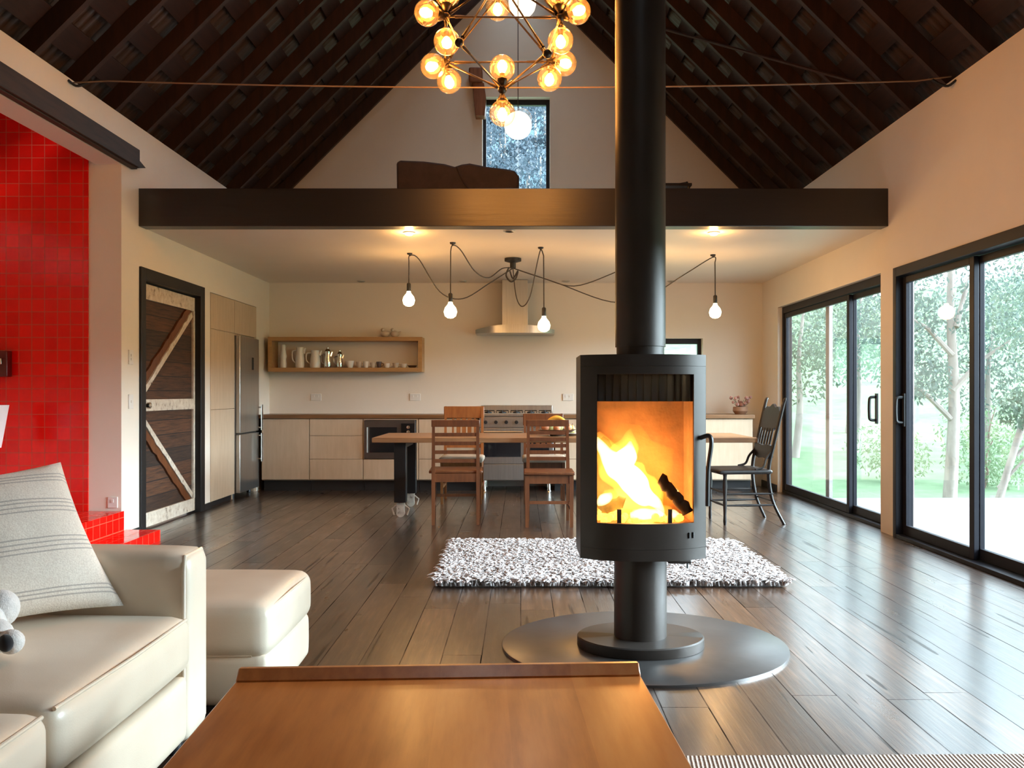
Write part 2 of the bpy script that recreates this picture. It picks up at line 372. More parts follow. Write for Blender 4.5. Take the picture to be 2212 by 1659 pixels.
def soft(m, k):                          # lets light through thin fibres
    nt = m.node_tree; b = nt.nodes['Principled BSDF']; t = N(nt,'ShaderNodeBsdfTranslucent'); L(nt, b.inputs['Base Color'].links[0].from_socket, t.inputs[0])
    mx = N(nt,'ShaderNodeMixShader'); mx.inputs[0].default_value = k; L(nt,b.outputs[0],mx.inputs[1]); L(nt,t.outputs[0],mx.inputs[2]); L(nt,mx.outputs[0],nt.nodes['Material Output'].inputs[0])
M = dict(
 wall=mat('white_plaster',(.78,.71,.61),.6,var=.02,s=2,bmp=.03,bs=60),
 ceil=mat('white_ceiling_paint',(.78,.72,.64),.40,var=.02,s=2),
 floor=floor_mat(), tile=tile_mat(), barn=barn_mat(), worn=painted_mat(), teak=teak_mat(), linen=stripes_mat(), rib=rib_mat(),
 leather=leather_mat(), soot=soot_mat(),
 pipe=mat('stove_black',(.034,.026,.021),.42,.25,var=.1), hearth=mat('dark_steel',(.15,.14,.135),.3,.75,var=.2,s=3,bmp=.02),
 iron=mat('black_iron',(.012,.011,.011),.5,.3), frame=mat('black_aluminium',(.014,.014,.020),.45,.1,spec=.25),
 beam=mat('dark_gloss_beam',(.009,.005,.0035),.33,0,var=.25,s=3,scale=(.6,8,8),spec=.8,bmp=.12,bs=5),
 rafter=wood('rafter_wood',(.012,.004,.002),(.045,.014,.006),'z',4,.6,6), batten=wood('batten_wood',(.010,.0035,.002),(.032,.010,.005),'y',4,.7,8),
 tin=mat('old_corrugated_iron',(.065,.036,.022),.45,.35,var=.25,s=5),
 ledge=wood('ledge_timber',(.014,.006,.003),(.045,.020,.010),'y',4,.6,10),
 ply=wood('birch_ply',(.50,.38,.26),(.60,.47,.34),'z',3,.45,7,bmp=.03), bench=wood('worktop_wood',(.13,.06,.022),(.24,.12,.05),'x',3,.4,10),
 oak=wood('shelf_wood',(.36,.19,.07),(.50,.29,.12),'x',3,.45,9,bmp=.05), table=wood('table_wood',(.20,.10,.045),(.38,.21,.10),'x',3,.35,10),
 chair=wood('brown_chair_wood',(.085,.026,.009),(.17,.058,.020),'z',4,.38,8), amber=wood('amber_chair_wood',(.20,.07,.02),(.34,.13,.04),'z',4,.38,8),
 ebony=wood('dark_chair_wood',(.007,.005,.004),(.022,.014,.011),'z',4,.4,8),
 seatpad=mat('beige_seat',(.55,.45,.35),.8), steel=mat('brushed_steel',(.50,.49,.47),.32,.95,var=.08,s=4,scale=(20,20,.6)),
 chrome=mat('polished_metal',(.70,.67,.62),.12,1), ovenglass=mat('black_oven_glass',(.01,.01,.012),.08,0), darksteel=mat('dark_steel_panel',(.10,.085,.075),.35,.6),
 white=mat('white_ceramic',(.80,.77,.72),.25,var=.03), plastic=mat('white_plastic',(.74,.71,.66),.4,var=.02), cup=mat('stoneware',(.55,.47,.38),.4),
 pane=glass('window_glass',(.98,1,.99),1.0), globe=glass('clear_globe_glass',(1,.90,.74),1.0,.02,1.45,.03), bulbglass=glass('bulb_glass',(1,.95,.85),.7),
 bulb=emit('lit_filament',(1,.72,.36),34), pendant=emit('lit_pendant_bulb',(1,.76,.40),16), lantern=emit('lit_paper_lantern',(1,.82,.55),2.6,(.9,.85,.75)),
 down=emit('lit_downlight',(1,.75,.38),14), brass=mat('dark_bronze',(.06,.04,.025),.35,.8), cord=mat('black_cord',(.035,.03,.028),.6),
 rope=mat('steel_cable',(.30,.20,.13),.5,.5), black=mat('black_plastic',(.012,.012,.013),.45), darkcloth=mat('dark_mattress_cover',(.028,.014,.011),.75,var=.3,s=14,bmp=.3,bs=14),
 bracket=wood('bracket_timber',(.16,.05,.018),(.30,.11,.04),'z',4,.5,6), pile=mat('white_shag_pile',(.74,.68,.66),.95,var=.06,s=40,sheen=.2),
 plush=mat('white_plush',(.72,.68,.64),1,var=.1,s=60,bmp=.4,bs=200,sheen=.4), plushblack=mat('black_plush',(.012,.010,.012),1,sheen=.2),
 brick=mat('fire_brick',(.40,.23,.12),.9,var=.25,s=9,bmp=.3), log=wood('charred_log',(.012,.006,.004),(.06,.025,.012),'x',5,.9,5,bmp=.6),
 ember=emit('glowing_embers',(1,.30,.03),5,(.05,.02,.01)), banana=mat('banana_skin',(.72,.42,.06),.45,var=.12), peach=mat('peach_skin',(.70,.30,.14),.5,var=.3,s=20),
 pear=mat('green_pear_skin',(.48,.44,.16),.45), bowl=mat('dark_fruit_bowl',(.10,.06,.045),.3), plate=mat('white_plate',(.80,.80,.80),.2,var=.02),
 pot=mat('tan_pot',(.36,.20,.12),.6), petal=mat('dry_flowers',(.45,.24,.2),.9,var=.4,s=30), deck=mat('pale_deck',(.17,.165,.16),.7,var=.06,s=3),
 grass=hill_mat('meadow_grass',(.10,.155,.085),(.19,.25,.155),1.4), forest=hill_mat('forest_slope',(.04,.065,.08),(.10,.14,.15),.8),
 bark=wood('pale_gum_bark',(.20,.16,.14),(.36,.31,.28),'z',2,.9,4), darkbark=wood('brown_bark',(.12,.08,.06),(.25,.18,.14),'z',2,.9,4),
 leafa=leaf_mat('grey_green_leaves',(.085,.12,.085),(.16,.205,.15)), leafb=leaf_mat('blue_green_leaves',(.075,.105,.09),(.145,.185,.16)), leafc=leaf_mat('yellow_green_leaves',(.12,.18,.09),(.20,.26,.15)), leafd=leaf_mat('blue_forest_leaves',(.04,.06,.08),(.085,.115,.14)),
 stripgrey=mat('pale_strip_grey',(.42,.38,.38),.6), red_dark=mat('dark_red_box',(.10,.006,.006),.35), shade=mat('white_lampshade',(.80,.80,.82),.8,var=.02),
)

soft(M['pile'], .5)
# ------------------------------------------------------------------ room shell
XL, XR, YB, YF, ZK = -3.12, 3.0, 10.63, -3.0, 2.52
XM = (XL+XR)/2; ZE = 3.33
def roof(x): return ZE + (XR-XM) - abs(x-XM)
struct('floor', BX(-4.5, 3.16, YF-.1, 10.85, -.12, 0), M['floor'], 'dark worn wide floorboards running towards the kitchen', cat='floor')

bm = bmesh.new()                                     # back wall: gable with a loft window and a low kitchen window
LW = (-.477,.362,3.0,4.83); KW = (1.22,2.26,1.25,1.835)
def zs(x0, x1, lo, hi):
    pts = [(x0,lo),(x1,lo)]
    if hi is None:
        pts.append((x1,roof(x1)+.25))
        if x0 < XM < x1: pts.append((XM,roof(XM)+.25))
        pts.append((x0,roof(x0)+.25))
    else: pts += [(x1,hi),(x0,hi)]
    prism(bm, pts, 'y', YB, YB+.22)
zs(XL-.2,LW[0],-.1,None); zs(LW[0],LW[1],-.1,LW[2]); zs(LW[0],LW[1],LW[3],None)
zs(LW[1],KW[0],-.1,None); zs(KW[0],KW[1],-.1,KW[2]); zs(KW[0],KW[1],KW[3],None); zs(KW[1],XR+.16,-.1,None)
struct('wall_back', bm, M['wall'], smooth=0)

bm = bmesh.new()                                     # right wall with two big sliding door openings
D1 = (7.14,10.0); D2 = (2.42,6.88); ZD = 2.155
for a,b,lo,hi in ((YF,D2[0],-.1,ZE),(D2[0],D2[1],ZD,ZE),(D2[1],D1[0],-.1,ZE),(D1[0],D1[1],ZD,ZE),(D1[1],YB,-.1,ZE)):
    prism(bm, [(a,lo),(b,lo),(b,hi),(a,hi)], 'x', XR, XR+.16)
struct('wall_right', bm, M['wall'], smooth=0)

bm = bmesh.new()                                     # left wall: alcove, barn door, cupboard niche
AL = (4.0, 6.69, 2.94); BD = (7.06,8.36,2.14); NI = (8.6,10.1,2.17)
for a,b,lo,hi in ((YF,AL[0],-.1,ZE),(AL[0],AL[1],AL[2],ZE),(AL[1],BD[0],-.1,ZE),(BD[0],BD[1],BD[2],ZE),(BD[1],NI[0],-.1,ZE),(NI[0],NI[1],NI[2],ZE),(NI[1],YB,-.1,ZE)):
    prism(bm, [(a,lo),(b,lo),(b,hi),(a,hi)], 'x', XL-.2, XL)
box(bm, XL-.26, XL-.2, AL[1], AL[1]+.12, -.1, 3.7)    # return of the alcove, white
box(bm, -4.4, XL-.2, AL[0]-.12, AL[0], -.1, 3.7)
box(bm, -4.5, -4.4, AL[0]-.12, AL[1]+.1, -.1, 3.7)
box(bm, -4.5, XL-.2, AL[0]-.12, AL[1]+.12, 3.7, 3.8)
box(bm, XL-.9, XL-.8, NI[0]-.1, NI[1]+.1, -.1, NI[2]+.1)
struct('wall_left', bm, M['wall'], smooth=0)
bm = bmesh.new(); prism(bm, [(XL-.2,-.1),(XR+.16,-.1),(XR+.16,ZE),(XM,roof(XM)+.25),(XL-.2,ZE)], 'y', YF-.15, YF)
struct('wall_front', bm, M['wall'], smooth=0)
struct('wall_alcove', BX(-4.4, XL-.255, AL[1]-.012, AL[1]+.1, .0, 3.7), M['tile'], 'glossy red square tiles on the end wall of the fireplace alcove', smooth=0, cat='tiled wall')

# roof: corrugated iron over battens over rafters
ceil_root = None
def slope_pt(side, t, y, off):                       # t metres up the slope from the wall plate
    k = math.sqrt(.5); x0 = XL if side < 0 else XR
    p = Vector((x0 - side*t*k, y, ZE + t*k)); n = Vector((side*k,0,k)); return p + n*off
SL = (XR-XM)*math.sqrt(2)
bm = bmesh.new()
for side in (-1,1):
    n = int((YB-YF+.3)/.019); rows = []
    for i in range(n+1):
        y = YF-.15 + i*.019; w = .195 + .009*math.sin(2*PI*y/.076)
        rows.append((bm.verts.new(slope_pt(side,-.3,y,w)), bm.verts.new(slope_pt(side,SL+.02,y,w))))
    for i in range(n): bm.faces.new((rows[i][0],rows[i+1][0],rows[i+1][1],rows[i][1]))
ceil_root = struct('ceiling', bm, M['tin'], 'raked ceiling of bare rafters and battens under corrugated iron', smooth=80, cat='ceiling')
for side in (-1,1):
    proto = None
    y = 10.46
    while y > -.3:
        if proto is None:
            bm = bmesh.new(); w = .024
            a,b = slope_pt(side,-.05,0,0), slope_pt(side,SL,0,0); up = slope_pt(side,0,0,.125)-slope_pt(side,0,0,0)
            P = [a+Vector((0,-w,0)),b+Vector((0,-w,0)),b+up+Vector((0,-w,0)),a+up+Vector((0,-w,0))]
            A = [bm.verts.new(p) for p in P]; B = [bm.verts.new(p+Vector((0,2*w,0))) for p in P]
            bm.faces.new(A); bm.faces.new(B[::-1])
            for i in range(4): bm.faces.new((A[i],A[(i+1)%4],B[(i+1)%4],B[i]))
            bmesh.ops.recalc_face_normals(bm, faces=bm.faces[:])
            proto = obj('rafter', bm, M['rafter'], ceil_root, smooth=0); o = proto
        else:
            o = proto.copy(); C.objects.link(o); o.parent = ceil_root
        o.location = (0,y,0); y -= .55
    t = .10
    while t < SL-.1:
        bm = bmesh.new(); a0,a1,b0,b1 = [slope_pt(side,t+d,yy,.128) for yy in (YF,YB) for d in (0,.19)]
        plate(bm, (a0,a1,b1,b0), .04*(-1 if side>0 else 1))
        obj('batten', bm, M['batten'], ceil_root, smooth=0); t += .36
bm = TB([(1.44,8.71,4.86),(2.67,6.82,3.63)], .014, 6); obj('brace', bm, M['rafter'], ceil_root)

# loft deck and kitchen ceiling, the beam in front of them
struct('ceiling_kitchen', BX(XL, XR, 7.13, YB, ZK, 2.80), M['ceil'], 'smooth white ceiling over the kitchen under the loft', smooth=0, cat='ceiling')
struct('trim_1', BX(XL, XR, 6.99, 7.13, ZK-.005, 2.825), M['beam'], 'wide dark glossy beam along the edge of the loft', bev=.004, cat='beam')
bm = BX(XL, XL+.07, 2.4, 6.86, 2.955, 3.10); prism(bm, [(6.86,2.955),(7.03,3.0),(6.86,3.045)], 'x', XL, XL+.045)
box(bm, XL, XL+.05, 2.4, 6.86, 2.945, 2.955)
struct('trim_2', bm, M['ledge'], 'dark rough timber lintel on the wall above the red alcove', bev=.004, cat='beam', smooth=0)
for i,(a,b) in enumerate(((BD[1]+.06,NI[0]),(AL[1]+.1,BD[0]-.05))):
    struct('baseboard_left' if i == 0 else 'baseboard_left.001', BX(XL, XL+.015, a, b, 0, .06), M['black'])
struct('baseboard_right', BX(XR-.015, XR, D1[1]+.02, YB, 0, .08), M['black'])

# ------------------------------------------------------------------ windows and doors of the shell
def window(name, x0, x1, z0, z1, y, lab):
    bm = bmesh.new(); w = .045
    box(bm,x0,x0+w,y,y+.06,z0,z1); box(bm,x1-w,x1,y,y+.06,z0,z1); box(bm,x0+w,x1-w,y,y+.06,z1-w-.02,z1); box(bm,x0+w,x1-w,y,y+.06,z0,z0+w)
    o = struct(name, bm, M['frame'], lab, bev=.003, cat='window')
    obj('pane', BX(x0+w,x1-w,y+.028,y+.034,z0+w,z1-w-.02), M['pane'], o, smooth=0)
window('window_1', LW[0], LW[1], LW[2], LW[3], YB+.10, 'tall black framed window in the loft gable')
window('window_2', KW[0], KW[1], KW[2], KW[3], YB+.10, 'low wide black framed window in the kitchen wall behind the stove')
def slider(name, y0, y1, stiles, lab, x=XR+.05, handle=None, thin=None, first=False):
    bm = bmesh.new(); w = .055; z0, z1 = .0, ZD
    xa, xb = x, x+.10
    if first: xa = XR-.012
    box(bm,xa,xb,y0,y0+w,z0,z1); box(bm,xa,xb,y1-w,y1,z0,z1); box(bm,xa,xb,y0+w,y1-w,z1-.075,z1); box(bm,xa,xb,y0+w,y1-w,z0,z0+.03)
    o = struct(name, bm, M['frame'], lab, bev=.003, cat='sliding door')
    edges = [y0+w]+stiles+[y1-w]
    for i in range(len(edges)-1):
        a, b = edges[i], edges[i+1]; dx = .012 if i % 2 else .052
        if i > 0: a -= .03
        if i < len(edges)-2: b += .03
        p = bmesh.new(); sw = .06; xx = x+dx; z2 = z1-.08; zb = .032
        box(p,xx,xx+.035,a,a+sw,zb,z2); box(p,xx,xx+.035,b-sw,b,zb,z2); box(p,xx,xx+.035,a+sw,b-sw,z2-.05,z2); box(p,xx,xx+.035,a+sw,b-sw,zb,zb+.075)
        s = obj('sash', p, M['frame'], o, bev=.003)
        obj('pane', BX(xx+.014,xx+.020,a+sw,b-sw,zb+.075,z2-.05), M['pane'], s, smooth=0)
    if thin:  # slim pale grey upright on the outer side of the pane
        obj('pale_strip', BX(x+.09,x+.125,thin,thin+.10,.03,z1-.08), M['stripgrey'], o, label='pale grey upright strip outside the glass')
    for hy in handle or []:
        hb = bmesh.new(); z = 1.02
        tube(hb, spline([(x+.01,hy,z+.1),(x-.045,hy,z+.095),(x-.055,hy,z+.05),(x-.055,hy,z-.05),(x-.045,hy,z-.095),(x+.01,hy,z-.1)],4), .013, 8)
        box(hb, x+.0, x+.014, hy-.02, hy+.02, z-.13, z+.13)
        obj('door_handle', hb, M['black'], o)
    return o
slider('door_1', D1[0], D1[1], [8.02], 'far black framed sliding glass door beside the dining table', handle=[7.36], thin=8.72)
slider('door_2', D2[0], D2[1], [3.55,4.66,5.78], 'near black framed sliding glass doors opening to the deck', x=XR+.03, handle=[6.79], first=True)

# barn door in its dark frame
bm = bmesh.new(); ya, yb, zt = BD
box(bm, XL-.12, XL+.02, ya-.06, ya+.03, 0, zt+.05); box(bm, XL-.12, XL+.02, yb-.06, yb+.05, 0, zt+.05); box(bm, XL-.12, XL+.02, ya+.03, yb-.06, zt-.05, zt+.05)
fr = struct('door_3', bm, M['iron'], 'rustic plank door with diagonal braces in a dark frame', bev=.004, cat='door')
xd = XL-.06; y0, y1 = ya+.03, yb-.06
leaf = obj('door_leaf', BX(xd-.04, xd, y0, y1, .015, zt-.055), M['barn'], fr)
for z0,z1,a in ((1.945,2.075,y0),(1.0,1.10,y0+.10),(.02,.14,y0)):
    obj('rail', BX(xd, xd+.022, a, y1-.0, z0, z1), M['worn'], fr, bev=.003, label='worn white painted rail')
obj('edge_strip', BX(xd, xd+.024, y1-.035, y1, .14, 1.945), M['worn'], fr, bev=.003)
def ragged(bm, a, b, w0, w1, x0, x1):                # board between two (y,z) points with a worn, wavy edge
    a, b = Vector(a), Vector(b); d = (b-a).normalized(); n = Vector((-d.y,d.x)); k = 18; pts = []
    for i in range(k+1):
        p = a+(b-a)*i/k; pts.append(p+n*w0)
    for i in range(k,-1,-1):
        p = a+(b-a)*i/k; pts.append(p+n*(w1+random.uniform(-.010,.010)))
    prism(bm, [(p.x,p.y) for p in pts], 'x', x0, x1)
for a,b,s in (((y0+.02,1.16),(y1-.10,1.93),1),((y0+.02,.93),(y1-.10,.15),-1)):
    bm = bmesh.new(); ragged(bm,a,b,.0*s,.075*s,xd,xd+.020); obj('brace', bm, M['chair'], fr, smooth=0)
    bm = bmesh.new(); ragged(bm,a,b,-.052*s,.0*s,xd,xd+.030); obj('brace', bm, M['worn'], fr, smooth=0, label='worn white painted brace')
bm = BX(xd+.0, xd+.03, y0+.015, y0+.075, .98, 1.12); lathe(bm, [(.012,0),(.012,.04),(.026,.05),(.026,.075),(.0,.085)], (xd+.02,y0+.045,1.05), 14, axis='x')
obj('door_handle', bm, M['chrome'], fr)
bm = bmesh.new(); tube(bm, [(xd+.03,y0+.3,1.05),(xd+.03,y0+.3,1.052)], .01)
bm.free()

# switch plates and power points
def plate_switch(name, loc, axis, w, h, label, n, group):
    t = thing(name, label, 'switch' if 'switch' in name else 'socket', loc, 0, group)
    if axis == 'x': obj('face_plate', BX(0,.01,-w/2,w/2,-h/2,h/2), M['plastic'], t, bev=.002)
    else: obj('face_plate', BX(-w/2,w/2,-.01,0,-h/2,h/2), M['plastic'], t, bev=.002)
    for i in range(n):
        if axis == 'x': obj('rocker', BX(.01,.015,-.008,.008,(i-(n-1)/2)*.03-.01,(i-(n-1)/2)*.03+.01), M['plastic'], t)
        else: obj('rocker', BX((i-(n-1)/2)*.05-.008,(i-(n-1)/2)*.05+.008,-.015,-.01,.0,.025), M['plastic'], t)
    return t
plate_switch('light_switch', (XL,6.84,1.44), 'x', .075, .115, 'upper white switch plate on the wall beside the plank door', 2, 'wall switches by the plank door')
plate_switch('light_switch', (XL,6.84,1.085), 'x', .075, .115, 'lower white switch plate on the wall beside the plank door', 1, 'wall switches by the plank door')
plate_switch('power_socket', (-3.185,AL[1],.30), 'y', .075, .085, 'small white power socket low on the wall above the red hearth', 1, None)
for px,lab in ((683,'white double power point under the shelf, nearer the fridge'),(897,'white double power point under the end of the shelf, left of the range'),(1227,'white double power point on the wall between range and stove')):
    p = at(px,858,YB); plate_switch('power_socket', (p.x,YB,p.z), 'y', .13, .085, lab, 2, 'power points above the worktop')

# red stepped hearth
t = thing('hearth', 'stepped hearth of red square tiles in front of the alcove', 'hearth', (XL,5.3,0))
obj('upper_step', BX(-1.2,.03,-1.29,1.37,0,.235), M['tile'], t, smooth=0)
obj('lower_step', BX(.03,.30,-1.29,1.40,0,.085), M['tile'], t, smooth=0)

# ------------------------------------------------------------------ kitchen
YC = 10.04                                            # cabinet fronts
def base_unit(x0, x1, splits, lab, door=False, oven=False):
    t = thing('base_cabinet', lab, 'cabinet', ((x0+x1)/2, YC, 0), 0, 'pale base cabinets under the worktop')
    w = (x1-x0)/2
    bm = bmesh.new(); yb_ = YB-YC-.001
    if oven:
        box(bm,-w+.001,-w+.017,.02,yb_,.13,.855); box(bm,w-.017,w-.001,.02,yb_,.13,.855); box(bm,-w+.017,w-.017,.02,yb_,.13,.15); box(bm,-w+.017,w-.017,.02,yb_,.362,.38); box(bm,-w+.017,w-.017,.48,yb_,.15,.855); box(bm,-w+.017,w-.017,.02,yb_-.2,.84,.855)
    else: box(bm,-w+.001,w-.001,.02,yb_,.13,.855)
    obj('body', bm, M['ply'], t)
    obj('kickboard', BX(-w+.001,w-.001,.10,.12,0,.13), M['black'], t, label='black recessed kickboard')
    zz = [.14]+splits+[.85]
    for i in range(len(zz)-1):
        obj('door' if door else 'drawer', BX(-w+.003,w-.003,0,.019,zz[i]+.002,zz[i+1]-.002), M['ply'], t, bev=.0015)
    return t
base_unit(-3.04,-2.48,[], 'plain pale corner cabinet beside the fridge', True)
base_unit(-2.478,-1.85,[.38,.655], 'pale three drawer cabinet between corner cabinet and built-in oven')
t = base_unit(-1.848,-1.20,[], 'pale cabinet housing the small built-in oven', oven=True)
for ch in kids(t):
    if ch.name.startswith('drawer'): bpy.data.objects.remove(ch)
obj('drawer', BX(-.321,.321,0,.019,.142,.378), M['ply'], t, bev=.0015)
obj('drawer', BX(-.321,.321,0,.019,.84,.85), M['ply'], t)
for a,b in ((-.321,-.312),(.30,.321)): obj('filler_strip', BX(a,b,0,.019,.382,.838), M['ply'], t)
base_unit(-1.198,-.50,[.38,.655], 'pale drawer cabinet between built-in oven and range cooker')
for i,(a,b) in enumerate(((.40,.98),(.982,1.56),(1.562,2.14),(2.142,2.72))):
    base_unit(a,b,[] if i in (1,3) else [.38,.655], ('pale drawer cabinet directly beside the range cooker, behind the fruit bowl','plain pale cabinet behind the stove, second from the range cooker','pale drawer cabinet behind the stove, third from the range cooker','plain pale end cabinet behind the dark turned chair')[i], i in (1,3))
t = thing('built_in_oven', 'small dark steel built-in oven under the worktop', 'oven', (-1.53,YC,.0))
obj('body', BX(-.305,.295,-.012,.45,.384,.836), M['darksteel'], t, bev=.003)
obj('window', BX(-.24,.08,-.016,-.012,.46,.755), M['ovenglass'], t)
obj('door_handle', TB([(-.262,-.045,.46),(-.262,-.045,.755)], .009), M['steel'], t)
obj('control_panel', BX(.13,.285,-.016,-.012,.41,.80), M['ovenglass'], t)
for z in (.70,.755): obj('knob', LT([(.02,0),(.02,-.022),(.0,-.024)], (.215,-.016,z), 14, axis='y'), M['chrome'], t)
for k in range(4): obj('button', BX(.16,.27,-.019,-.016,.45+k*.04,.462+k*.04), M['darksteel'], t)

bm = BX(-3.115,-.492,YC-.02,YB,.857,.90)
tag(obj('worktop', bm, M['bench'], bev=.003), 'brown timber worktop from the fridge corner to the range', 'worktop', 'timber worktops')
bm = BX(.392,2.74,YC-.02,YB,.857,.90)
tag(obj('worktop', bm, M['bench'], bev=.003), 'brown timber worktop between the range and the sliding door', 'worktop', 'timber worktops')

# range cooker
t = thing('range_cooker', 'wide stainless steel range cooker set into the worktop', 'cooker', (-.05,YC-.02,0))
obj('body', BX(-.435,.435,.0,.58,.13,.885), M['steel'], t, bev=.004)
obj('hob', BX(-.438,.438,-.03,.56,.885,.915), M['steel'], t, bev=.004)
obj('splashback', BX(-.438,.438,.545,.585,.915,1.005), M['steel'], t, bev=.004)
for i in range(5):
    x = -.34+.17*i
    bm = bmesh.new(); lathe(bm,[(.045,0),(.045,.012),(.03,.02),(0,.022)],(x,.28,.915),16)
    for a in range(4):
        c,s = math.cos(a*PI/2)*.07, math.sin(a*PI/2)*.07; tube(bm,[(x,.28,.945),(x+c,.28+s,.945),(x+c,.28+s,.917)],.006,6)
    obj('burner', bm, M['iron'], t)
obj('control_panel', BX(-.43,.43,-.025,0,.755,.875), M['steel'], t, bev=.004)
for i in range(7): obj('knob', LT([(.022,0),(.02,-.025),(0,-.027)],(-.36+.12*i,-.025,.815),14,axis='y'), M['iron'], t)
for x0,x1 in ((-.43,.10),(.11,.43)):
    d = obj('oven_door', BX(x0,x1,-.02,0,.33,.745), M['steel'], t, bev=.003)
    obj('window', BX(x0+.05,x1-.05,-.024,-.02,.41,.66), M['ovenglass'], d)
    obj('door_handle', TB([(x0+.03,-.02,.70),(x0+.03,-.055,.70),(x1-.03,-.055,.70),(x1-.03,-.02,.70)],.010), M['chrome'], d)
obj('drawer', BX(-.43,.43,-.018,0,.14,.322), M['steel'], t, bev=.003)
for x in (-.38,.38):
    for y in (.06,.5): obj('foot', LT([(.03,0),(.022,.02),(.022,.13)],(x,y,0),12), M['chrome'], t)

# cooker hood
t = thing('cooker_hood', 'stainless chimney hood with curved canopy above the range', 'cooker hood', (-.07,YB,1.87))
obj('chimney', BX(-.155,.155,-.33,-.03,.09,ZK-1.872), M['steel'], t, bev=.003)
bm = bmesh.new(); prof = []
for i in range(25):
    x = -.475+.95*i/24; prof.append((x, -.03-.47*(1-(abs(x)/.475)**3.2*.35)))
top = [bm.verts.new((x,y,.045+.055*(1-(x/.475)**2))) for x,y in prof]; topb = [bm.verts.new((x,-.005,.05+.055*(1-(x/.475)**2))) for x,y in prof]
for i in range(24): bm.faces.new((top[i],top[i+1],topb[i+1],topb[i]))
low = [bm.verts.new((x,y,0)) for x,y in prof]; lowb = [bm.verts.new((x,-.005,0)) for x,y in prof]
for i in range(24):
    bm.faces.new((low[i],low[i+1],top[i+1],top[i])); bm.faces.new((low[i],lowb[i],lowb[i+1],low[i+1])); bm.faces.new((lowb[i],topb[i],topb[i+1],lowb[i+1]))
bm.faces.new((low[0],top[0],topb[0],lowb[0])); bm.faces.new((low[-1],lowb[-1],topb[-1],top[-1]))
bmesh.ops.recalc_face_normals(bm, faces=bm.faces[:])
obj('canopy', bm, M['steel'], t)

# pantry cupboard and fridge in the niche
t = thing('tall_cupboard', 'tall pale ply pantry cupboard around the fridge', 'cupboard', (XL,8.605,0))
bm = BX(-.6,-.02,.0,.02,.0,2.165); box(bm,-.6,-.02,.70,.72,0,1.79); box(bm,-.6,-.02,.02,1.49,2.145,2.165); box(bm,-.6,-.02,.02,1.47,1.79,1.81); box(bm,-.6,-.02,1.47,1.49,0,2.145); box(bm,-.62,-.6,0,1.49,0,2.165)
obj('body', bm, M['ply'], t)
for a,b,z0,z1 in ((.0,.718,.06,.985),(.0,.718,.988,1.803),(.0,.718,1.806,2.163),(.721,1.488,1.806,2.163)):
    obj('door', BX(-.02,.004,a+.002,b-.002,z0,z1), M['ply'], t, bev=.0015)
obj('kickboard', BX(-.05,-.03,.02,.70,0,.06), M['black'], t)
t = thing('fridge', 'tall stainless steel fridge freezer beside the pantry cupboard', 'fridge', (XL,9.345,0))
obj('body', BX(-.55,-.0,.0,.69,.05,1.785), M['darksteel'], t, bev=.003)
for z0,z1 in ((.06,.70),(.715,1.783)):
    d = obj('door', BX(.0,.055,.005,.685,z0,z1), M['steel'], t, bev=.006)
    h0,h1 = (.36,.69) if z0 < .5 else (.725,1.02)
    bm = TB([(.055,.655,h0+.03),(.10,.655,h0+.03)],.009); tube(bm,[(.055,.655,h1-.03),(.10,.655,h1-.03)],.009); tube(bm,[(.10,.655,h0),(.10,.655,h1)],.014)
    obj('door_handle', bm, M['chrome'], d)
obj('display', BX(.055,.058,.42,.48,1.42,1.56), M['black'], t)
for y in (.06,.63): obj('foot', LT([(.025,0),(.025,.05)],(-.05,y,0),12), M['black'], t)

# wall shelf and what stands on it
SX0,SX1,SY0,SZ0,SZ1 = -3.06,-1.195,10.36,1.414,1.835
t = thing('wall_shelf', 'long open timber box shelf on the kitchen wall', 'shelf', (SX0,SY0,SZ0))
w = SX1-SX0; h = SZ1-SZ0; dp = YB-SY0-.001; k = .048
obj('bottom_board', BX(0,w,0,dp,0,k), M['oak'], t, bev=.002); obj('top_board', BX(0,w,0,dp,h-k,h), M['oak'], t, bev=.002)
obj('side_board', BX(0,k,0,dp,k,h-k), M['oak'], t); obj('side_board', BX(w-k,w,0,dp,k,h-k), M['oak'], t)
zs_ = SZ0+k+.0005
def sx(px): return (px-VX)*10.47/F
def jug(name, lab, px, hgt, r, m, spout=True, cat='jug', lid=False):
    t = thing(name, lab, cat, (sx(px),10.47,zs_))
    pr = [(r*.9,0),(r,hgt*.12),(r*.92,hgt*.5),(r*.72,hgt*.8),(r*.8,hgt),(r*.7,hgt-.004),(r*.62,hgt*.8),(.0,hgt*.1)]
    obj('body', LT(pr,(0,0,0),20), m, t)
    obj('handle', TB(spline([(-r*.75,0,hgt*.85),(-r*1.6,0,hgt*.8),(-r*1.6,0,hgt*.4),(-r*.9,0,hgt*.25)],5),.008), m, t)
    if spout: obj('spout', TB([(r*.75,0,hgt*.72),(r*1.15,0,hgt*.98)],[.02,.012]), m, t)
    if lid:
        obj('lid', LT([(r*.82,hgt),(r*.6,hgt+.025),(.012,hgt+.035),(.012,hgt+.05),(0,hgt+.055)],(0,0,0),16), m, t)
    return t
t = thing('bottle', 'tall slim white ribbed bottle at the fridge end of the shelf', 'bottle', (sx(612),10.47,zs_))
obj('body', LT([(.038,0),(.042,.05),(.034,.10),(.042,.14),(.034,.19),(.026,.23),(.03,.27),(.02,.285),(0,.285)],(0,0,0),20), M['white'], t)
jug('jug', 'tall white jug, second vessel from the fridge end of the shelf', 648, .25, .056, M['white'])
jug('pitcher', 'wide white enamel pitcher in the middle of the vessel row', 681, .215, .066, M['white'], cat='pitcher')
jug('coffee_pot', 'larger shiny metal coffee pot with lid beside the white pitcher', 708, .20, .046, M['chrome'], cat='coffee pot', lid=True)
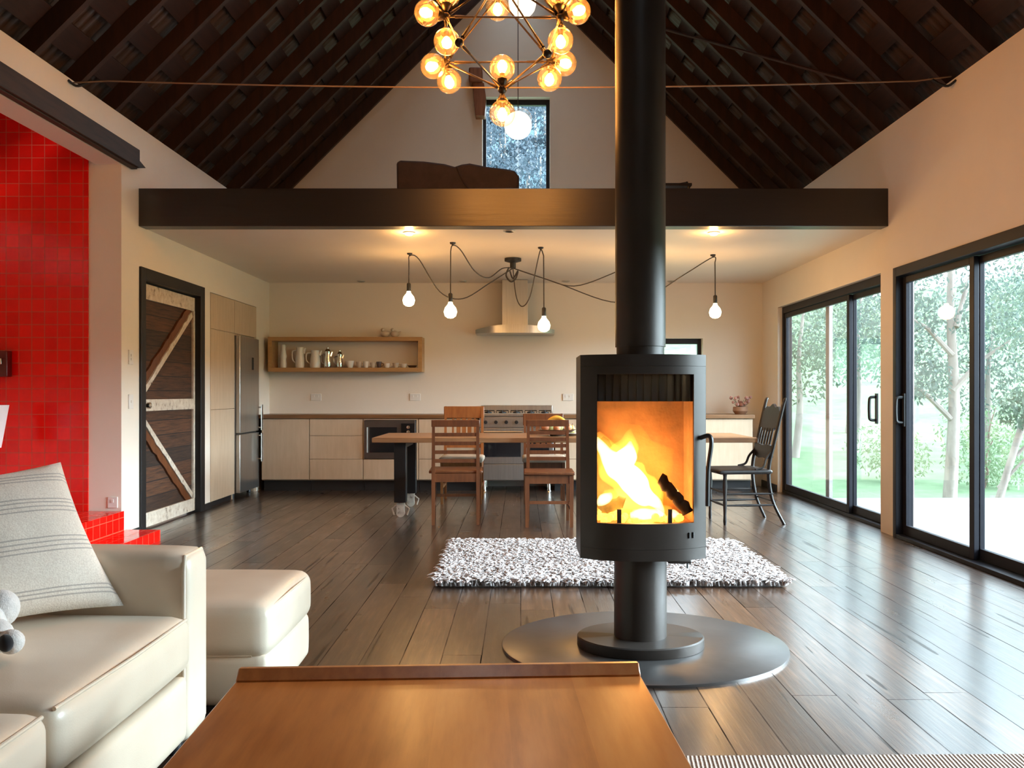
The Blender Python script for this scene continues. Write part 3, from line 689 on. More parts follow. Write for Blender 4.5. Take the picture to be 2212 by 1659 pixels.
jug('coffee_pot', 'smaller shiny metal pot next to the first small bowl on the shelf', 734, .165, .040, M['chrome'], cat='coffee pot', lid=True)
smalls = [(756,.085,.055,'white','deep white bowl beside the metal pots on the shelf'),(776,.075,.036,'cup','first small cup after the white bowl on the shelf'),(791,.08,.040,'white','pale cup with a wider rim, second after the white bowl'),
 (806,.065,.036,'cup','third small cup after the white bowl on the shelf'),(819,.075,.034,'bowl','dark cup among the pale cups on the shelf'),(836,.055,.040,'white','low white cup beside the dark cup on the shelf'),(855,.06,.040,'cup','rounded stoneware cup near the right of the shelf'),(873,.05,.038,'white','small white cup next to the stacked dish'),(891,.03,.058,'bowl','flat dark dish at the empty end of the shelf')]
for px,hh,r,m,lab in smalls:
    t = thing('cup' if r < .05 else 'bowl', lab, 'cup' if r < .05 else 'bowl', (sx(px),10.46,zs_), 0, 'small crockery on the wall shelf')
    obj('body', LT([(r*.55,0),(r*.8,hh*.35),(r,hh),(r*.93,hh),(r*.7,hh*.4),(0,hh*.15)],(0,0,0),18), M[m], t)
    if r < .045: obj('handle', TB(spline([(r*.85,0,hh*.8),(r*1.5,0,hh*.7),(r*1.35,0,hh*.35),(r*.7,0,hh*.25)],4),.005,6), M[m], t)
for px,lab in ((832,'first of two rounded pale ornaments on top of the shelf, nearer the fridge'),(853,'second of two rounded pale ornaments on top of the shelf, nearer the range')):
    t = thing('ornament', lab, 'ornament', (sx(px),10.47,SZ1), 0, 'ornaments on top of the wall shelf')
    obj('body', BL((0,0,.042),.05,s=(1.1,.9,.84),seg=16,rings=10), M['cup'], t)
    obj('head', BL((-.03,0,.092),.022,seg=12,rings=8), M['cup'], t)
    obj('tail', TB([(.035,0,.05),(.075,0,.075)],[.018,.004]), M['cup'], t)
# pot of dried flowers at the end of the right worktop
t = thing('flower_pot', 'squat tan pot with dried flowers on the worktop end by the sliding door', 'flower pot', (2.64,10.3,.9005))
obj('pot', LT([(.06,0),(.09,.04),(.085,.09),(.075,.09),(.07,.03),(0,.02)],(0,0,0),18), M['pot'], t)
bm = bmesh.new()
for i in range(14):
    a = random.uniform(0,2*PI); r = random.uniform(.01,.11); z = random.uniform(.12,.21)
    tube(bm,[(0,0,.05),(math.cos(a)*r*.5,math.sin(a)*r*.5,z*.7),(math.cos(a)*r,math.sin(a)*r,z)],.003,5)
obj('stem', bm, M['darkbark'], t, kind='stuff')
bm = bmesh.new()
for i in range(22):
    a = random.uniform(0,2*PI); r = random.uniform(0,.12); z = random.uniform(.11,.21)
    ball(bm,(math.cos(a)*r,math.sin(a)*r,z),random.uniform(.014,.026),seg=8,rings=6)
obj('flower', bm, M['petal'], t, kind='stuff')

# ceiling fittings of the kitchen
for px,py,lab in ((780,607,'small unlit downlight at the back of the kitchen ceiling, above the shelf'),(1000,607,'small unlit downlight at the back of the kitchen ceiling, left of the hood'),(1222,607,'small unlit downlight at the back of the kitchen ceiling, right of the hood'),(1450,607,'small unlit downlight at the back of the kitchen ceiling, right of the flue'),(1100,498,'unlit downlight near the beam between the two lit ones')):
    d = (ZK-EYE)*F/(VY-py); x = (px-VX)*d/F
    t = thing('downlight', lab, 'downlight', (x,d,ZK), 0, 'downlights in the kitchen ceiling')
    obj('trim_ring', LT([(.05,0),(.05,-.008),(.036,-.012),(.036,-.004),(0,-.003)],(0,0,0),20), M['steel'], t)
    obj('lamp_face', LT([(.034,-.0045),(0,-.0045)],(0,0,0),16), M['darksteel'], t)
for x,lab in ((-.95,'lit downlight glowing at the beam above the dining table end'),(1.64,'lit downlight glowing at the beam right of the flue')):
    t = thing('downlight', lab, 'downlight', (x,7.28,ZK), 0, 'downlights in the kitchen ceiling')
    obj('trim_ring', LT([(.05,0),(.05,-.008),(.036,-.012),(.036,-.004),(0,-.003)],(0,0,0),20), M['plastic'], t)
    obj('lamp_face', LT([(.034,-.002),(.03,-.022),(0,-.03)],(0,0,0),16), M['down'], t)
    lamp('downlight_lamp', (0,0,-.06), 5, (1,.5,.13), t, .03)

# spider pendant: rose, cords, hooks and globes
RO = at(1108,558,8.68); RO.z = ZK
t = thing('spider_pendant', 'black cord pendant lamp with bulbs swagged from ceiling hooks', 'pendant lamp', RO)
obj('ceiling_rose', LT([(.0,0),(.085,-.002),(.085,-.03),(.03,-.045),(.03,-.10),(0,-.10)],(0,0,0),20), M['black'], t)
knot = TB(spline([(-.04,0,-.09),(-.07,.02,-.17),(-.02,-.02,-.24),(.03,.02,-.2),(.05,-.02,-.13),(0,.03,-.2),(-.03,0,-.13)],6),.008,6)
obj('cord_bundle', knot, M['cord'], t)
def local(v): return Vector(v)-RO
pend = [((885,547),8.36,(883,640),[(905,560),(950,630),(1000,645),(1060,610)]),
        ((978,524),7.77,(973,664),[(995,540),(1025,585),(1055,600),(1085,580)]),
        ((1168,534),8.02,(1175,694),[(1160,570),(1145,640),(1128,662),(1115,640)]),
        ((1388,545),8.3,(1388,650),[(1360,570),(1320,592),(1240,618),(1170,600)]),
        ((1540,550),8.45,(1545,666),[(1480,592),(1400,640),(1320,652),(1200,610)])]
for i,(hk,d,bp,mid) in enumerate(pend):
    H = at(*hk,d); H.z = ZK; bx = at(*bp,d); 
    hh = bmesh.new(); lathe(hh,[(.028,0),(.024,-.014),(.008,-.02),(.008,-.03),(0,-.03)],local(H),12); obj('hook', hh, M['black'], t)
    pts = [Vector((bx.x,d,bx.z+.11)), Vector((H.x+(bx.x-H.x)*.9,d,H.z-.08)), Vector((H.x,d,H.z-.025))]
    n = len(mid)
    for q,mp in enumerate(mid):
        dd = d+(RO.y-d)*(q+1)/(n+1); pts.append(at(*mp,dd))
    pts.append(Vector((RO.x,RO.y,RO.z-.10)))
    cb = bmesh.new(); tube(cb, [local(p) for p in [pts[0],pts[1]]]+[local(p) for p in spline(pts[1:],6)], .0055, 6)
    obj('cord', cb, M['cord'], t)
    so = obj('lamp_holder', LT([(.012,.13),(.02,.12),(.02,.05),(.016,.045),(0,.045)],local(bx),14), M['black'], t)
    gl = obj('bulb', LT([(0,.055),(.018,.05),(.022,.03),(.05,-.005),(.06,-.04),(.05,-.078),(.026,-.096),(0,-.10)],local(bx),20), M['pendant'], t, label='lit warm globe bulb')
    lamp('pendant_lamp', local(bx)+Vector((0,0,-.04)), 27, (1,.48,.13), t, .07)

# ------------------------------------------------------------------ dining table and chairs
TX0,TX1,TY0,TY1,TZ = -1.366,2.17,7.85,8.85,.743
t = thing('dining_table', 'long timber dining table on black legs with iron castors', 'dining table', ((TX0+TX1)/2,(TY0+TY1)/2,0))
hw, hd = (TX1-TX0)/2, (TY1-TY0)/2
bm = bmesh.new()
for i in range(5): box(bm,-hw,hw,-hd+i*.2+.001,-hd+(i+1)*.2-.001,TZ-.045,TZ)
obj('tabletop', bm, M['table'], t, bev=.003)
for x in (-1.52,1.0):
    obj('cross_bar', BX(x-.03,x+.03,-hd+.12,hd-.12,TZ-.105,TZ-.046), M['iron'], t)
    for y in (-.38,.36):
        lg = obj('leg', BX(x-.055,x+.055,y-.05,y+.05,.14,TZ-.046), M['iron'], t, bev=.004)
        bm = BX(x-.035,x+.035,y-.025,y+.025,.05,.14); lathe(bm,[(0,-.016),(.04,-.016),(.04,.016),(0,.016)],(x,y,.04),16,axis='y')
        for s in (-1,1): tube(bm,[(x+s*.03,y,.12),(x+s*.08,y,.08),(x+s*.06,y,.02)],.008,6)
        obj('castor', bm, M['worn'], lg, label='pale worn iron castor')
def ladder_chair(label, loc, rz, hgt=.915, sh=.475, w=.43, d=.42, slats=4, m='chair'):
    t = thing('dining_chair', label, 'chair', loc, rz, 'wooden chairs around the dining table')
    # local: back at y=0, seat towards +y
    for s in (-1,1):
        x = s*(w/2-.02)
        bm = bmesh.new(); tube(bm,[(x,-.02,0),(x,0,sh*.6),(x,.0,sh),(x*.98,-.05,hgt)],[.019,.022,.022,.017],4); obj('back_leg', bm, M[m], t, smooth=0)
        bm = bmesh.new(); tube(bm,[(x*1.06,d-.02,0),(x*1.06,d-.02,sh-.03)],[.02,.026],4); obj('front_leg', bm, M[m], t, smooth=0)
        obj('stretcher', BX(x-.009,x+.009,.0,d-.03,sh*.32,sh*.32+.028), M[m], t)
    obj('stretcher', BX(-w/2+.03,w/2-.03,d-.03,d-.012,sh*.42,sh*.42+.026), M[m], t)
    obj('seat', BX(-w/2-.02,w/2+.02,.0-.0,d+.02,sh-.025,sh), M[m], t, bev=.008)
    bm = BX(-w/2+.01,w/2-.01,d-.03,d-.01,sh-.10,sh-.025); box(bm,-w/2+.01,w/2-.01,-.01,.01,sh-.10,sh-.025); box(bm,-w/2+.01,-w/2+.03,.01,d-.03,sh-.10,sh-.025); box(bm,w/2-.03,w/2-.01,.01,d-.03,sh-.10,sh-.025)
    obj('apron', bm, M[m], t)
    yb = lambda z: -.05*(z-sh)/(hgt-sh)
    z = hgt-.035; obj('crest_rail', BX(-w/2+.005,w/2-.005,yb(z)-.012,yb(z)+.012,hgt-.055,hgt+.005), M[m], t, bev=.004)
    for i in range(slats):
        z = sh+.07+(hgt-sh-.16)*i/(slats-.35); obj('slat', BX(-w/2+.03,w/2-.03,yb(z)-.009,yb(z)+.009,z,z+.032), M[m], t)
    return t
ladder_chair('brown slatted chair with its back to the stove, nearest the plank door', (-.57,7.5,0), math.radians(3))
ladder_chair('brown slatted chair facing the stove, its back against the table by the fruit bowl', (.245,7.74,0), PI, hgt=.905, slats=5, w=.40, d=.40)
def splat_chair(label, loc, rz, hgt, m):
    t = thing('dining_chair', label, 'chair', loc, rz, 'wooden chairs around the dining table')
    w, d, sh = .44, .42, .46
    for s in (-1,1):
        x = s*(w/2-.02)
        obj('back_leg', TB([(x,-.03,0),(x,0,sh),(x,-.06,hgt)],[.018,.022,.016],4), M[m], t, smooth=0)
        obj('front_leg', TB([(x,d-.02,0),(x,d-.02,sh-.03)],[.018,.022],4), M[m], t, smooth=0)
        obj('stretcher', BX(x-.009,x+.009,.0,d-.03,.16,.185), M[m], t)
    obj('seat', RB((0,d/2,sh),(w+.02,d+.03,.06),.025,8), M['seatpad'], t, label='pale beige seat pad')
    obj('apron', BX(-w/2+.01,w/2-.01,.0,d-.02,sh-.10,sh-.03), M[m], t)
    obj('crest_rail', BX(-w/2,w/2,-.072,-.048,hgt-.13,hgt), M[m], t, bev=.008)
    obj('lower_rail', BX(-w/2+.02,w/2-.02,-.03,-.012,sh+.10,sh+.14), M[m], t)
    for i in range(5):
        x = -.12+.06*i; wd = .022 if i in (1,2,3) else .011
        obj('slat', plate_slat(x,wd,sh+.14,hgt-.13,-.02,-.056), M[m], t)
    return t
def plate_slat(x, wd, z0, z1, ya, yb):
    bm = bmesh.new(); plate(bm, ((x-wd,ya,z0),(x+wd,ya,z0),(x+wd,yb,z1),(x-wd,yb,z1)), .012); return bm
splat_chair('amber wooden chair with broad crest rail on the far side of the table', (-.62,9.30,0), PI, 1.01, 'amber')
splat_chair('brown wooden chair on the far side of the table, half hidden by fruit bowl', (.245,9.30,0), PI, .93, 'chair')

# dark pressed-back chair at the head of the table
t = thing('pressed_back_chair', 'dark ornate pressed back chair at the table end by the sliding door', 'chair', (2.16,7.72,0), PI/2+math.radians(6))
# local: back at y=0 (rear), seat towards +y; rotated so the seat faces -x
sh, w, d = .475, .40, .44
obj('seat', RB((0,.22,sh-.012),(w+.06,d+.04,.04),.018,10,puff=(.0,.02,0)), M['ebony'], t)
for s in (-1,1):
    x = s*(w/2-.01)
    b = obj('back_leg', TB(spline([(x*1.15,-.13,0),(x*1.02,-.03,.22),(x,.0,sh),(x*1.02,-.05,.72),(x*1.08,-.13,1.06),(x*1.12,-.15,1.10)],5),[.014]*6+[.017]*14+[.015]*5+[.008]), M['ebony'], t)
    lathe_leg = [(.012,0),(.016,.03),(.013,.08),(.018,.2),(.014,.24),(.021,.34),(.015,.42),(.02,sh-.03)]
    obj('front_leg', LT(lathe_leg,(x*1.05,.40,0),12), M['ebony'], t)
    for z in (.17,.27): obj('stretcher', TB([(x*1.06,-.04,z),(x*1.05,.20,z),(x*1.05,.40,z)],[.007,.012,.007]), M['ebony'], t)
    obj('arm_brace', TB(spline([(x,-.02,sh+.16),(x*1.05,.03,sh+.10),(x*1.1,.06,sh+.03),(x*1.12,.13,sh+.008)],4),.011), M['ebony'], t)
for z in (.17,.28): obj('stretcher', TB([(-.2,.40,z),(0,.40,z),(.2,.40,z)],[.007,.013,.007]), M['ebony'], t)
obj('stretcher', TB([(-.2,-.05,.2),(.2,-.05,.2)],.008), M['ebony'], t)
bm = bmesh.new(); pts = []
for i in range(17):
    u = -1+2*i/16; pts.append((u*.195, .995+.05*math.cos(u*PI/2)+.012*math.cos(u*PI*3)))
for i in range(17):
    u = 1-2*i/16; pts.append((u*.195, .85-.035*math.cos(u*PI/2)-.01*math.cos(u*PI*4)))
prism(bm, pts, 'y', -.012, .012)
for v in bm.verts: v.co.y += -.05-.08*(v.co.z-.72)/.34
obj('crest_panel', bm, M['ebony'], t)
bm = bmesh.new(); prism(bm, [(-.19,.585),(-.1,.565),(0,.575),(.1,.565),(.19,.585),(.19,.69),(.1,.70),(0,.685),(-.1,.70),(-.19,.69)], 'y', -.04, -.018)
obj('lower_panel', bm, M['ebony'], t)
for i in range(5):
    x = -.12+.06*i; obj('spindle', TB([(x,-.035,.69),(x,-.05,.76),(x,-.07,.84)],[.008,.012,.008]), M['ebony'], t)

# fruit bowl and its fruit
BC = Vector((.345,8.22,TZ+.0005))
t = thing('fruit_bowl', 'wide dark fruit bowl on the dining table', 'bowl', BC)
obj('bowl', LT([(.06,0),(.07,.012),(.15,.04),(.19,.062),(.183,.064),(.14,.046),(0,.02)],(0,0,0),28), M['bowl'], t)
t = thing('plate', 'white plate on the table beside the fruit bowl', 'plate', (.50,8.34,TZ+.0005))
obj('dish', LT([(.05,0),(.07,.006),(.125,.022),(.123,.026),(.068,.011),(0,.009)],(0,0,0),28), M['plate'], t)
def banana(label, off, rz, tilt, s=1):
    t = thing('banana', label, 'banana', BC+Vector(off), rz, 'bananas in the fruit bowl')
    pts = spline([(-.10*s,0,-.02),(-.055*s,0,.03),(0,0,.05),(.055*s,0,.035),(.10*s,0,-.015)],5)
    pts = [Vector((p.x, p.z*math.sin(tilt), p.z*math.cos(tilt))) for p in pts]
    k = len(pts); obj('skin', TB(pts,[.006+.014*math.sin(PI*min(1,max(0,(i+.6)/(k)))) for i in range(k)],10), M['banana'], t)
    obj('stem', TB([pts[0],pts[0]+(pts[0]-pts[1])*1.6],[.006,.004],6), M['bracket'], t)
for i in range(3):
    banana(('topmost banana arched over the fruit bowl','middle banana under the topmost one in the fruit bowl','lowest banana lying on the peaches in the fruit bowl')[i], (-.01+.01*i,-.05+.05*i,.128-.006*i), .08*i-.1, .1-.1*i)
for i,(x,y,m,lab) in enumerate(((.11,-.02,'peach','orange peach at the plate side of the fruit bowl'),(-.11,.0,'peach','reddish peach at the left of the fruit bowl'),(.0,-.09,'peach','front peach under the bananas'),(.03,.09,'pear','greenish pear at the back of the fruit bowl'),(-.06,.08,'pear','greenish pear behind the reddish peach'))):
    tt = thing('peach' if m == 'peach' else 'pear', lab, 'fruit', BC+Vector((x,y,.045)), 0, 'round fruit in the fruit bowl')
    obj('skin', BL((0,0,.036),.037,seg=16,rings=10,s=(1,1,.95 if m=='peach' else 1.1)), M[m], tt); obj('stem', TB([(0,0,.068),(.003,0,.083)],.003,5), M['bracket'], tt)
tt = thing('pear', 'pale pear standing on the white plate', 'fruit', (.50,8.34,TZ+.012))
obj('skin', LT([(.012,0),(.034,.02),(.036,.04),(.02,.075),(.014,.085),(0,.088)],(0,0,0),16), M['pear'], tt); obj('stem', TB([(0,0,.085),(.004,0,.105)],.003,5), M['bracket'], tt)

# ------------------------------------------------------------------ loft
t = thing('mattress', 'dark folded mattress lying on the loft edge', 'mattress', (-.545,7.75,2.806))
bm = bmesh.new()
up = [(-.53,.0),(-.535,.355),(-.50,.37),(-.3,.362),(-.12,.34),(-.03,.315),(.03,.335),(.10,.345),(.25,.315),(.42,.295),(.49,.28),(.53,.23),(.53,.15),(.49,.09),(.40,.06),(.2,.05),(.1,.0)]
prism(bm, up, 'y', -.32, .5); bmesh.ops.subdivide_edges(bm, edges=bm.edges[:], cuts=1)
obj('cover', bm, M['darkcloth'], t, bev=.025)
bm = bmesh.new(); tube(bm, spline([(-.01,-.325,.31),(.03,-.33,.22),(.09,-.33,.13),(.2,-.33,.07),(.4,-.33,.065)],5), .008, 6); obj('fold_edge', bm, M['darkcloth'], t)
t = thing('loft_chair', 'small dark chair frame on the loft right of the flue', 'chair', (1.44,8.1,2.80))
for x in (-.13,.13):
    for y in (-.12,.12): obj('leg', TB([(x,y,0),(x*.95,y*.95,.30)],.014,6), M['ebony'], t)
obj('seat', BX(-.15,.15,-.15,.15,.28,.305), M['ebony'], t, bev=.004)
obj('back_rail', TB([(-.15,.14,.33),(.0,.15,.35),(.16,.14,.375)],.012,6), M['ebony'], t)
obj('back_post', TB([(.13,.12,.30),(.16,.14,.385)],.011,6), M['ebony'], t); obj('back_post', TB([(-.13,.12,.30),(-.15,.14,.34)],.011,6), M['ebony'], t)
t = thing('timber_bracket', 'small reddish timber bracket on the gable at the loft window corner', 'bracket', (-.50,YB,4.55))
bm = bmesh.new(); prism(bm, [(-.055,.0),(.06,.0),(.075,.22),(.05,.40),(-.09,.40),(-.075,.2)], 'y', -.16, 0); obj('arm', bm, M['bracket'], t, bev=.006)
obj('cap', BX(-.135,.03,-.2,0,.40,.58), M['bracket'], t, bev=.02)
for px,py,z1,lab in ((1119,271,None,'lower round white paper lantern in front of the loft window'),(1128,8,None,'upper round white paper lantern behind the chandelier')):
    p = at(px,py,8.5 if py > 100 else 8.9); r = 29.5/F*p.y
    t = thing('paper_lantern', lab, 'lantern', p, 0, 'round paper lanterns in the loft')
    bm = BL((0,0,0),r,seg=40,rings=28)
    for v in bm.verts: v.co *= 1+.006*math.sin(v.co.z/r*40)
    obj('shade', bm, M['lantern'], t); obj('cord', TB([(0,0,r),(0,0,roof(p.x)-p.z+.1)],.004,6), M['cord'], t)
    lamp('lantern_lamp', (0,0,0), 6, (1,.42,.08), t, r*1.04)

# tie cable across the room
bm = bmesh.new(); pts = [(XL,5.93,3.30)]+[(XL+(XR-XL)*i/24, 5.95, 3.33-.055*(1-((i-12)/12)**2)) for i in range(1,24)]+[(XR,5.97,3.36)]
tube(bm, pts, .0055, 6)
tc = obj('tie_cable', bm, M['rope']); tag(tc, 'thin twisted tie cable stretched across the room below the roof', 'cable')
for x,s in ((XL,1),(XR,-1)):
    obj('hook', TB(spline([(x,5.9,3.31),(x+s*.04,5.93,3.28),(x+s*.09,5.95,3.30),(x+s*.14,5.95,3.33)],4),.009,6), M['black'], tc)

# ------------------------------------------------------------------ chandelier
CD = 4.9
CR = at(1085,193,CD)
t = thing('chandelier', 'bronze rod chandelier with clear glass globes', 'chandelier', CR)
def cl(px,py,dd): return at(px,py,CD+dd)-CR
nodes = {'B':cl(1085,193,0),'LL':cl(963,135,.22),'LR':cl(1193,133,.22),'NL':cl(992,92,-.28),'NR':cl(1182,116,-.28),'LU':cl(963,36,-.02),'RU':cl(1210,38,.0),'T':cl(1078,-46,.05),'TB':cl(1075,-6,.35)}
apex = Vector((0,0,0)); apex = nodes['T']+Vector((0,.05,.22)); nodes['A'] = apex
for a,b in (('B','LL'),('B','LR'),('B','NL'),('B','NR'),('LL','LR'),('NL','LU'),('NR','RU'),('LL','LU'),('LR','RU'),('LU','RU'),('LU','T'),('RU','T'),('NL','T'),('NR','T'),('TB','LL'),('TB','LR'),('A','T'),('A','LU'),('A','RU'),('A','TB')):
    bm = bmesh.new(); p,q = nodes[a],nodes[b]; tube(bm,[p,q],.0055,6); tube(bm,[p+(q-p)*.08,p+(q-p)*.24],[.011,.007],8); tube(bm,[q+(p-q)*.08,q+(p-q)*.24],[.011,.007],8)
    obj('rod', bm, M['brass'], t)
for k,p in nodes.items():
    obj('hub', BL(p,.026,seg=14,rings=10), M['brass'], t)
top = apex+Vector((0,0,0)); zr = roof((CR+top).x)-CR.z
obj('stem', TB([top,(top.x,top.y,zr)],.009,8), M['brass'], t); obj('canopy', LT([(.0,0),(.07,-.01),(.07,-.03),(.0,-.05)],(top.x,top.y,zr),20), M['brass'], t)
G = [('B',(1085,147),0,1),('B',(1085,245),0,1),('LL',(935,143),.20,1),('LL',(970,175),.24,1),('LR',(1219,137),.24,1),('LR',(1187,170),.2,1),('LU',(923,28),-.03,1),('LU',(965,90),-.1,1),('LU',(967,-12),0,1),
     ('RU',(1248,24),0,1),('RU',(1211,88),-.02,1),('RU',(1204,-12),0,1),('TB',(1075,18),.35,1),('A',(1040,-150),0,1),('A',(1130,-150),.1,1)]
for i,(nd,pp,dd,on) in enumerate(G):
    c = cl(pp[0],pp[1],dd); h = nodes[nd]; ax = (c-h).normalized(); r = .074
    q = ax.to_track_quat('Z','Y').to_matrix().to_4x4(); mt = Matrix.Translation(c) @ q
    bm = bmesh.new(); prof = [(r*math.sin(a),-r*math.cos(a)) for a in [PI*(.12+.88*j/18) for j in range(19)]]; prof[-1] = (0,r)
    lathe(bm, prof, (0,0,0), 28); bmesh.ops.transform(bm, matrix=mt, verts=bm.verts[:])
    bm.faces.ensure_lookup_table()
    gl = obj('globe', bm, M['globe'], t, label='clear glass globe with a lit bulb')
    bm = bmesh.new(); lathe(bm,[(.012,-.11),(.026,-.085),(.034,-.073),(.034,-.066),(.017,-.064),(.014,-.03),(0,-.03)],(0,0,0),16); bmesh.ops.transform(bm, matrix=mt, verts=bm.verts[:])
    tube(bm,[h,c-ax*.09],.008,8); obj('lamp_cup', bm, M['brass'], gl)
    bm = bmesh.new(); lathe(bm,[(.010,-.03),(.018,-.02),(.029,.006),(.026,.026),(.012,.042),(0,.045)],(0,0,0),14); bmesh.ops.transform(bm, matrix=mt, verts=bm.verts[:])
    obj('bulb', bm, M['bulb'], gl)
    lamp('globe_lamp', c, 10.5, (1,.38,.055), t, .058)

# ------------------------------------------------------------------ stove
SC = Vector((.54,3.87,0))
tag(obj('hearth_plate', LT([(0,0),(.645,0),(.645,.011),(.64,.013),(0,.013)],(0,0,0),96,sy=.57/.645), M['hearth']), 'thin oval steel floor plate under the stove', 'floor plate').location = (.56,3.91,0)
t = thing('wood_stove', 'black pedestal wood stove with a fire burning behind its window', 'wood stove', SC+Vector((0,0,.0135)))
dz = -.0135
obj('base', LT([(0,0),(.283,0),(.285,.004),(.285,.042),(.279,.047),(0,.047)],(0,0,0),72,sy=.80), M['pipe'], t)
obj('pedestal', LT([(0,.047),(.118,.047),(.118,.43),(0,.43)],(0,0,0),48), M['pipe'], t)
HW, ZB, ZT = .277, .424+dz, 1.32+dz
FX0,FX1,FZ0,FZ1 = -.207,.216,.586+dz,1.234+dz
def yf(x): return -.175+.085*abs(x/HW)**2.6
def outline(n=40, inset=0):
    pts = []
    hw = HW-inset
    for i in range(n+1):
        x = -hw+2*hw*i/n; pts.append((x, yf(x*HW/hw)+inset))
    pts += [(hw,.20-inset),(hw-.05,.235-inset),(-hw+.05,.235-inset),(-hw,.20-inset)]
    return pts
def shell(bm, o, i, z0, z1):                          # closed ring wall between outer and inner outlines
    pass
bm = bmesh.new()
prism(bm, outline(), 'z', ZB, ZB+.05); prism(bm, outline(), 'z', ZT-.05, ZT)
th = .03
prism(bm, [(-HW,yf(HW)),(-HW,.20),(-HW+.05,.235),(HW-.05,.235),(HW,.20),(HW,yf(HW)),(HW-th,yf(HW)),(HW-th,.18),(HW-.06,.205),(-HW+.06,.205),(-HW+th,.18),(-HW+th,yf(HW))], 'z', ZB+.05, ZT-.05)
obj('body', bm, M['pipe'], t, smooth=30)
bm = bmesh.new()
def strip(xa, xb, z0, z1, n=24, tk=.026):
    V = []
    for i in range(n+1):
        x = xa+(xb-xa)*i/n; y = yf(x)
        V.append([bm.verts.new(p) for p in ((x,y,z0),(x,y,z1),(x,y+tk,z1),(x,y+tk,z0))])
    for i in range(n):
        for k in range(4): bm.faces.new((V[i][k],V[i+1][k],V[i+1][(k+1)%4],V[i][(k+1)%4]))
    bm.faces.new(V[0]); bm.faces.new(V[-1][::-1])
e = .0006
strip(-HW+e,HW-e,ZB+.051,FZ0); strip(-HW+e,HW-e,FZ1,ZT-.051); strip(-HW+e,FX0,FZ0,FZ1,8); strip(FX1,HW-e,FZ0,FZ1,8)
bmesh.ops.recalc_face_normals(bm, faces=bm.faces[:])
dr = obj('door', bm, M['pipe'], t, smooth=30)
bm = bmesh.new(); rows = []
for i in range(25):
    x = FX0+(FX1-FX0)*i/24; rows.append((bm.verts.new((x,yf(x)+.014,FZ0)),bm.verts.new((x,yf(x)+.014,FZ1))))
for i in range(24): bm.faces.new((rows[i][0],rows[i+1][0],rows[i+1][1],rows[i][1]))
obj('window', bm, M['soot'], dr)
bm = bmesh.new(); hx = HW+.004; tube(bm, spline([(HW-.03,yf(.25)-.004,.955+dz),(hx-.0,yf(.27)-.04,.965+dz),(hx+.008,yf(.27)-.05,.93+dz),(hx-.006,yf(.27)-.05,.82+dz),(hx-.008,yf(.27)-.045,.66+dz)],6), .010, 8)
obj('door_handle', bm, M['black'], dr)
bm = bmesh.new()
for x in (.193,.212): tube(bm,[(x,yf(x)-.003,.545+dz),(x,yf(x)-.003,.52+dz)],.004,6)
obj('air_control', bm, M['black'], t); obj('lever', TB([(.19,-.11,ZB),(.19,-.12,ZB-.04)],.004,6), M['black'], t)
obj('catch', BX(.10,.2,-.16,-.10,ZB-.012,ZB), M['pipe'], t, bev=.003)
bm = BX(-HW+.031,HW-.031,.165,.19,ZB+.051,ZT-.051); box(bm,-HW+.031,-HW+.05,yf(HW)+.03,.165,ZB+.051,ZT-.051); box(bm,HW-.05,HW-.031,yf(HW)+.03,.165,ZB+.051,ZT-.051); box(bm,-HW+.05,HW-.05,-.11,.165,ZB+.051,FZ0-.012)
obj('firebox_lining', bm, M['brick'], t, smooth=0)
bm = bmesh.new()
for i in range(14):
    x = -.22+.44*i/13; box(bm,x-.012,x+.012,-.09,-.07,1.115+dz,ZT-.055)
box(bm,-.225,.225,-.07,-.05,1.115+dz,ZT-.055); box(bm,-.225,.225,-.05,.16,1.115+dz,1.13+dz)
obj('baffle', bm, M['iron'], t, smooth=0)
for x in (-.108,.115): obj('grate_bar', BX(x-.009,x+.009,-.115,-.10,FZ0-.01,FZ0+.055), M['iron'], t)
def logm(a, b, r):
    bm = bmesh.new(); a,b = Vector(a),Vector(b); n = 14
    tube(bm,[a+(b-a)*i/n+Vector((0,0,.006*math.sin(i*1.7))) for i in range(n+1)],[r*(1+.1*math.sin(i*2.3)) for i in range(n+1)],12); return bm
tag(obj('log', logm((.625,3.84,.77),(.742,3.80,.625),.026), M['log']), 'dark charred log leaning to the lower right of the fire', 'log', 'logs in the fire')
tag(obj('log', logm((.36,3.975,.92),(.62,3.965,.64),.04), M['log']), 'log wrapped in flame lying diagonally across the fire', 'log', 'logs in the fire')
tag(obj('log', logm((.36,3.90,.625),(.47,3.88,.66),.026), M['log']), 'short log low at the left of the fire', 'log', 'logs in the fire')
bm = bmesh.new()
for i in range(60): ball(bm,(random.uniform(-.19,.19),random.uniform(-.07,.12),FZ0-.006+random.uniform(0,.02)),random.uniform(.008,.02),seg=7,rings=5)
o = obj('embers', bm, M['ember']); o.location = SC+Vector((0,0,.0135)); tag(o,'glowing embers on the firebox floor','embers',kind='stuff')
fw = flame_mat('white_hot_flame',(1,.72,.28),120); fy = flame_mat('yellow_flame',(1,.42,.045),22); fo = flame_mat('orange_flame',(1,.22,.010),3.2); fd = flame_mat('dim_orange_glow',(1,.17,.010),.55)  # the dim one is a faint backdrop glow added to fill the firebox
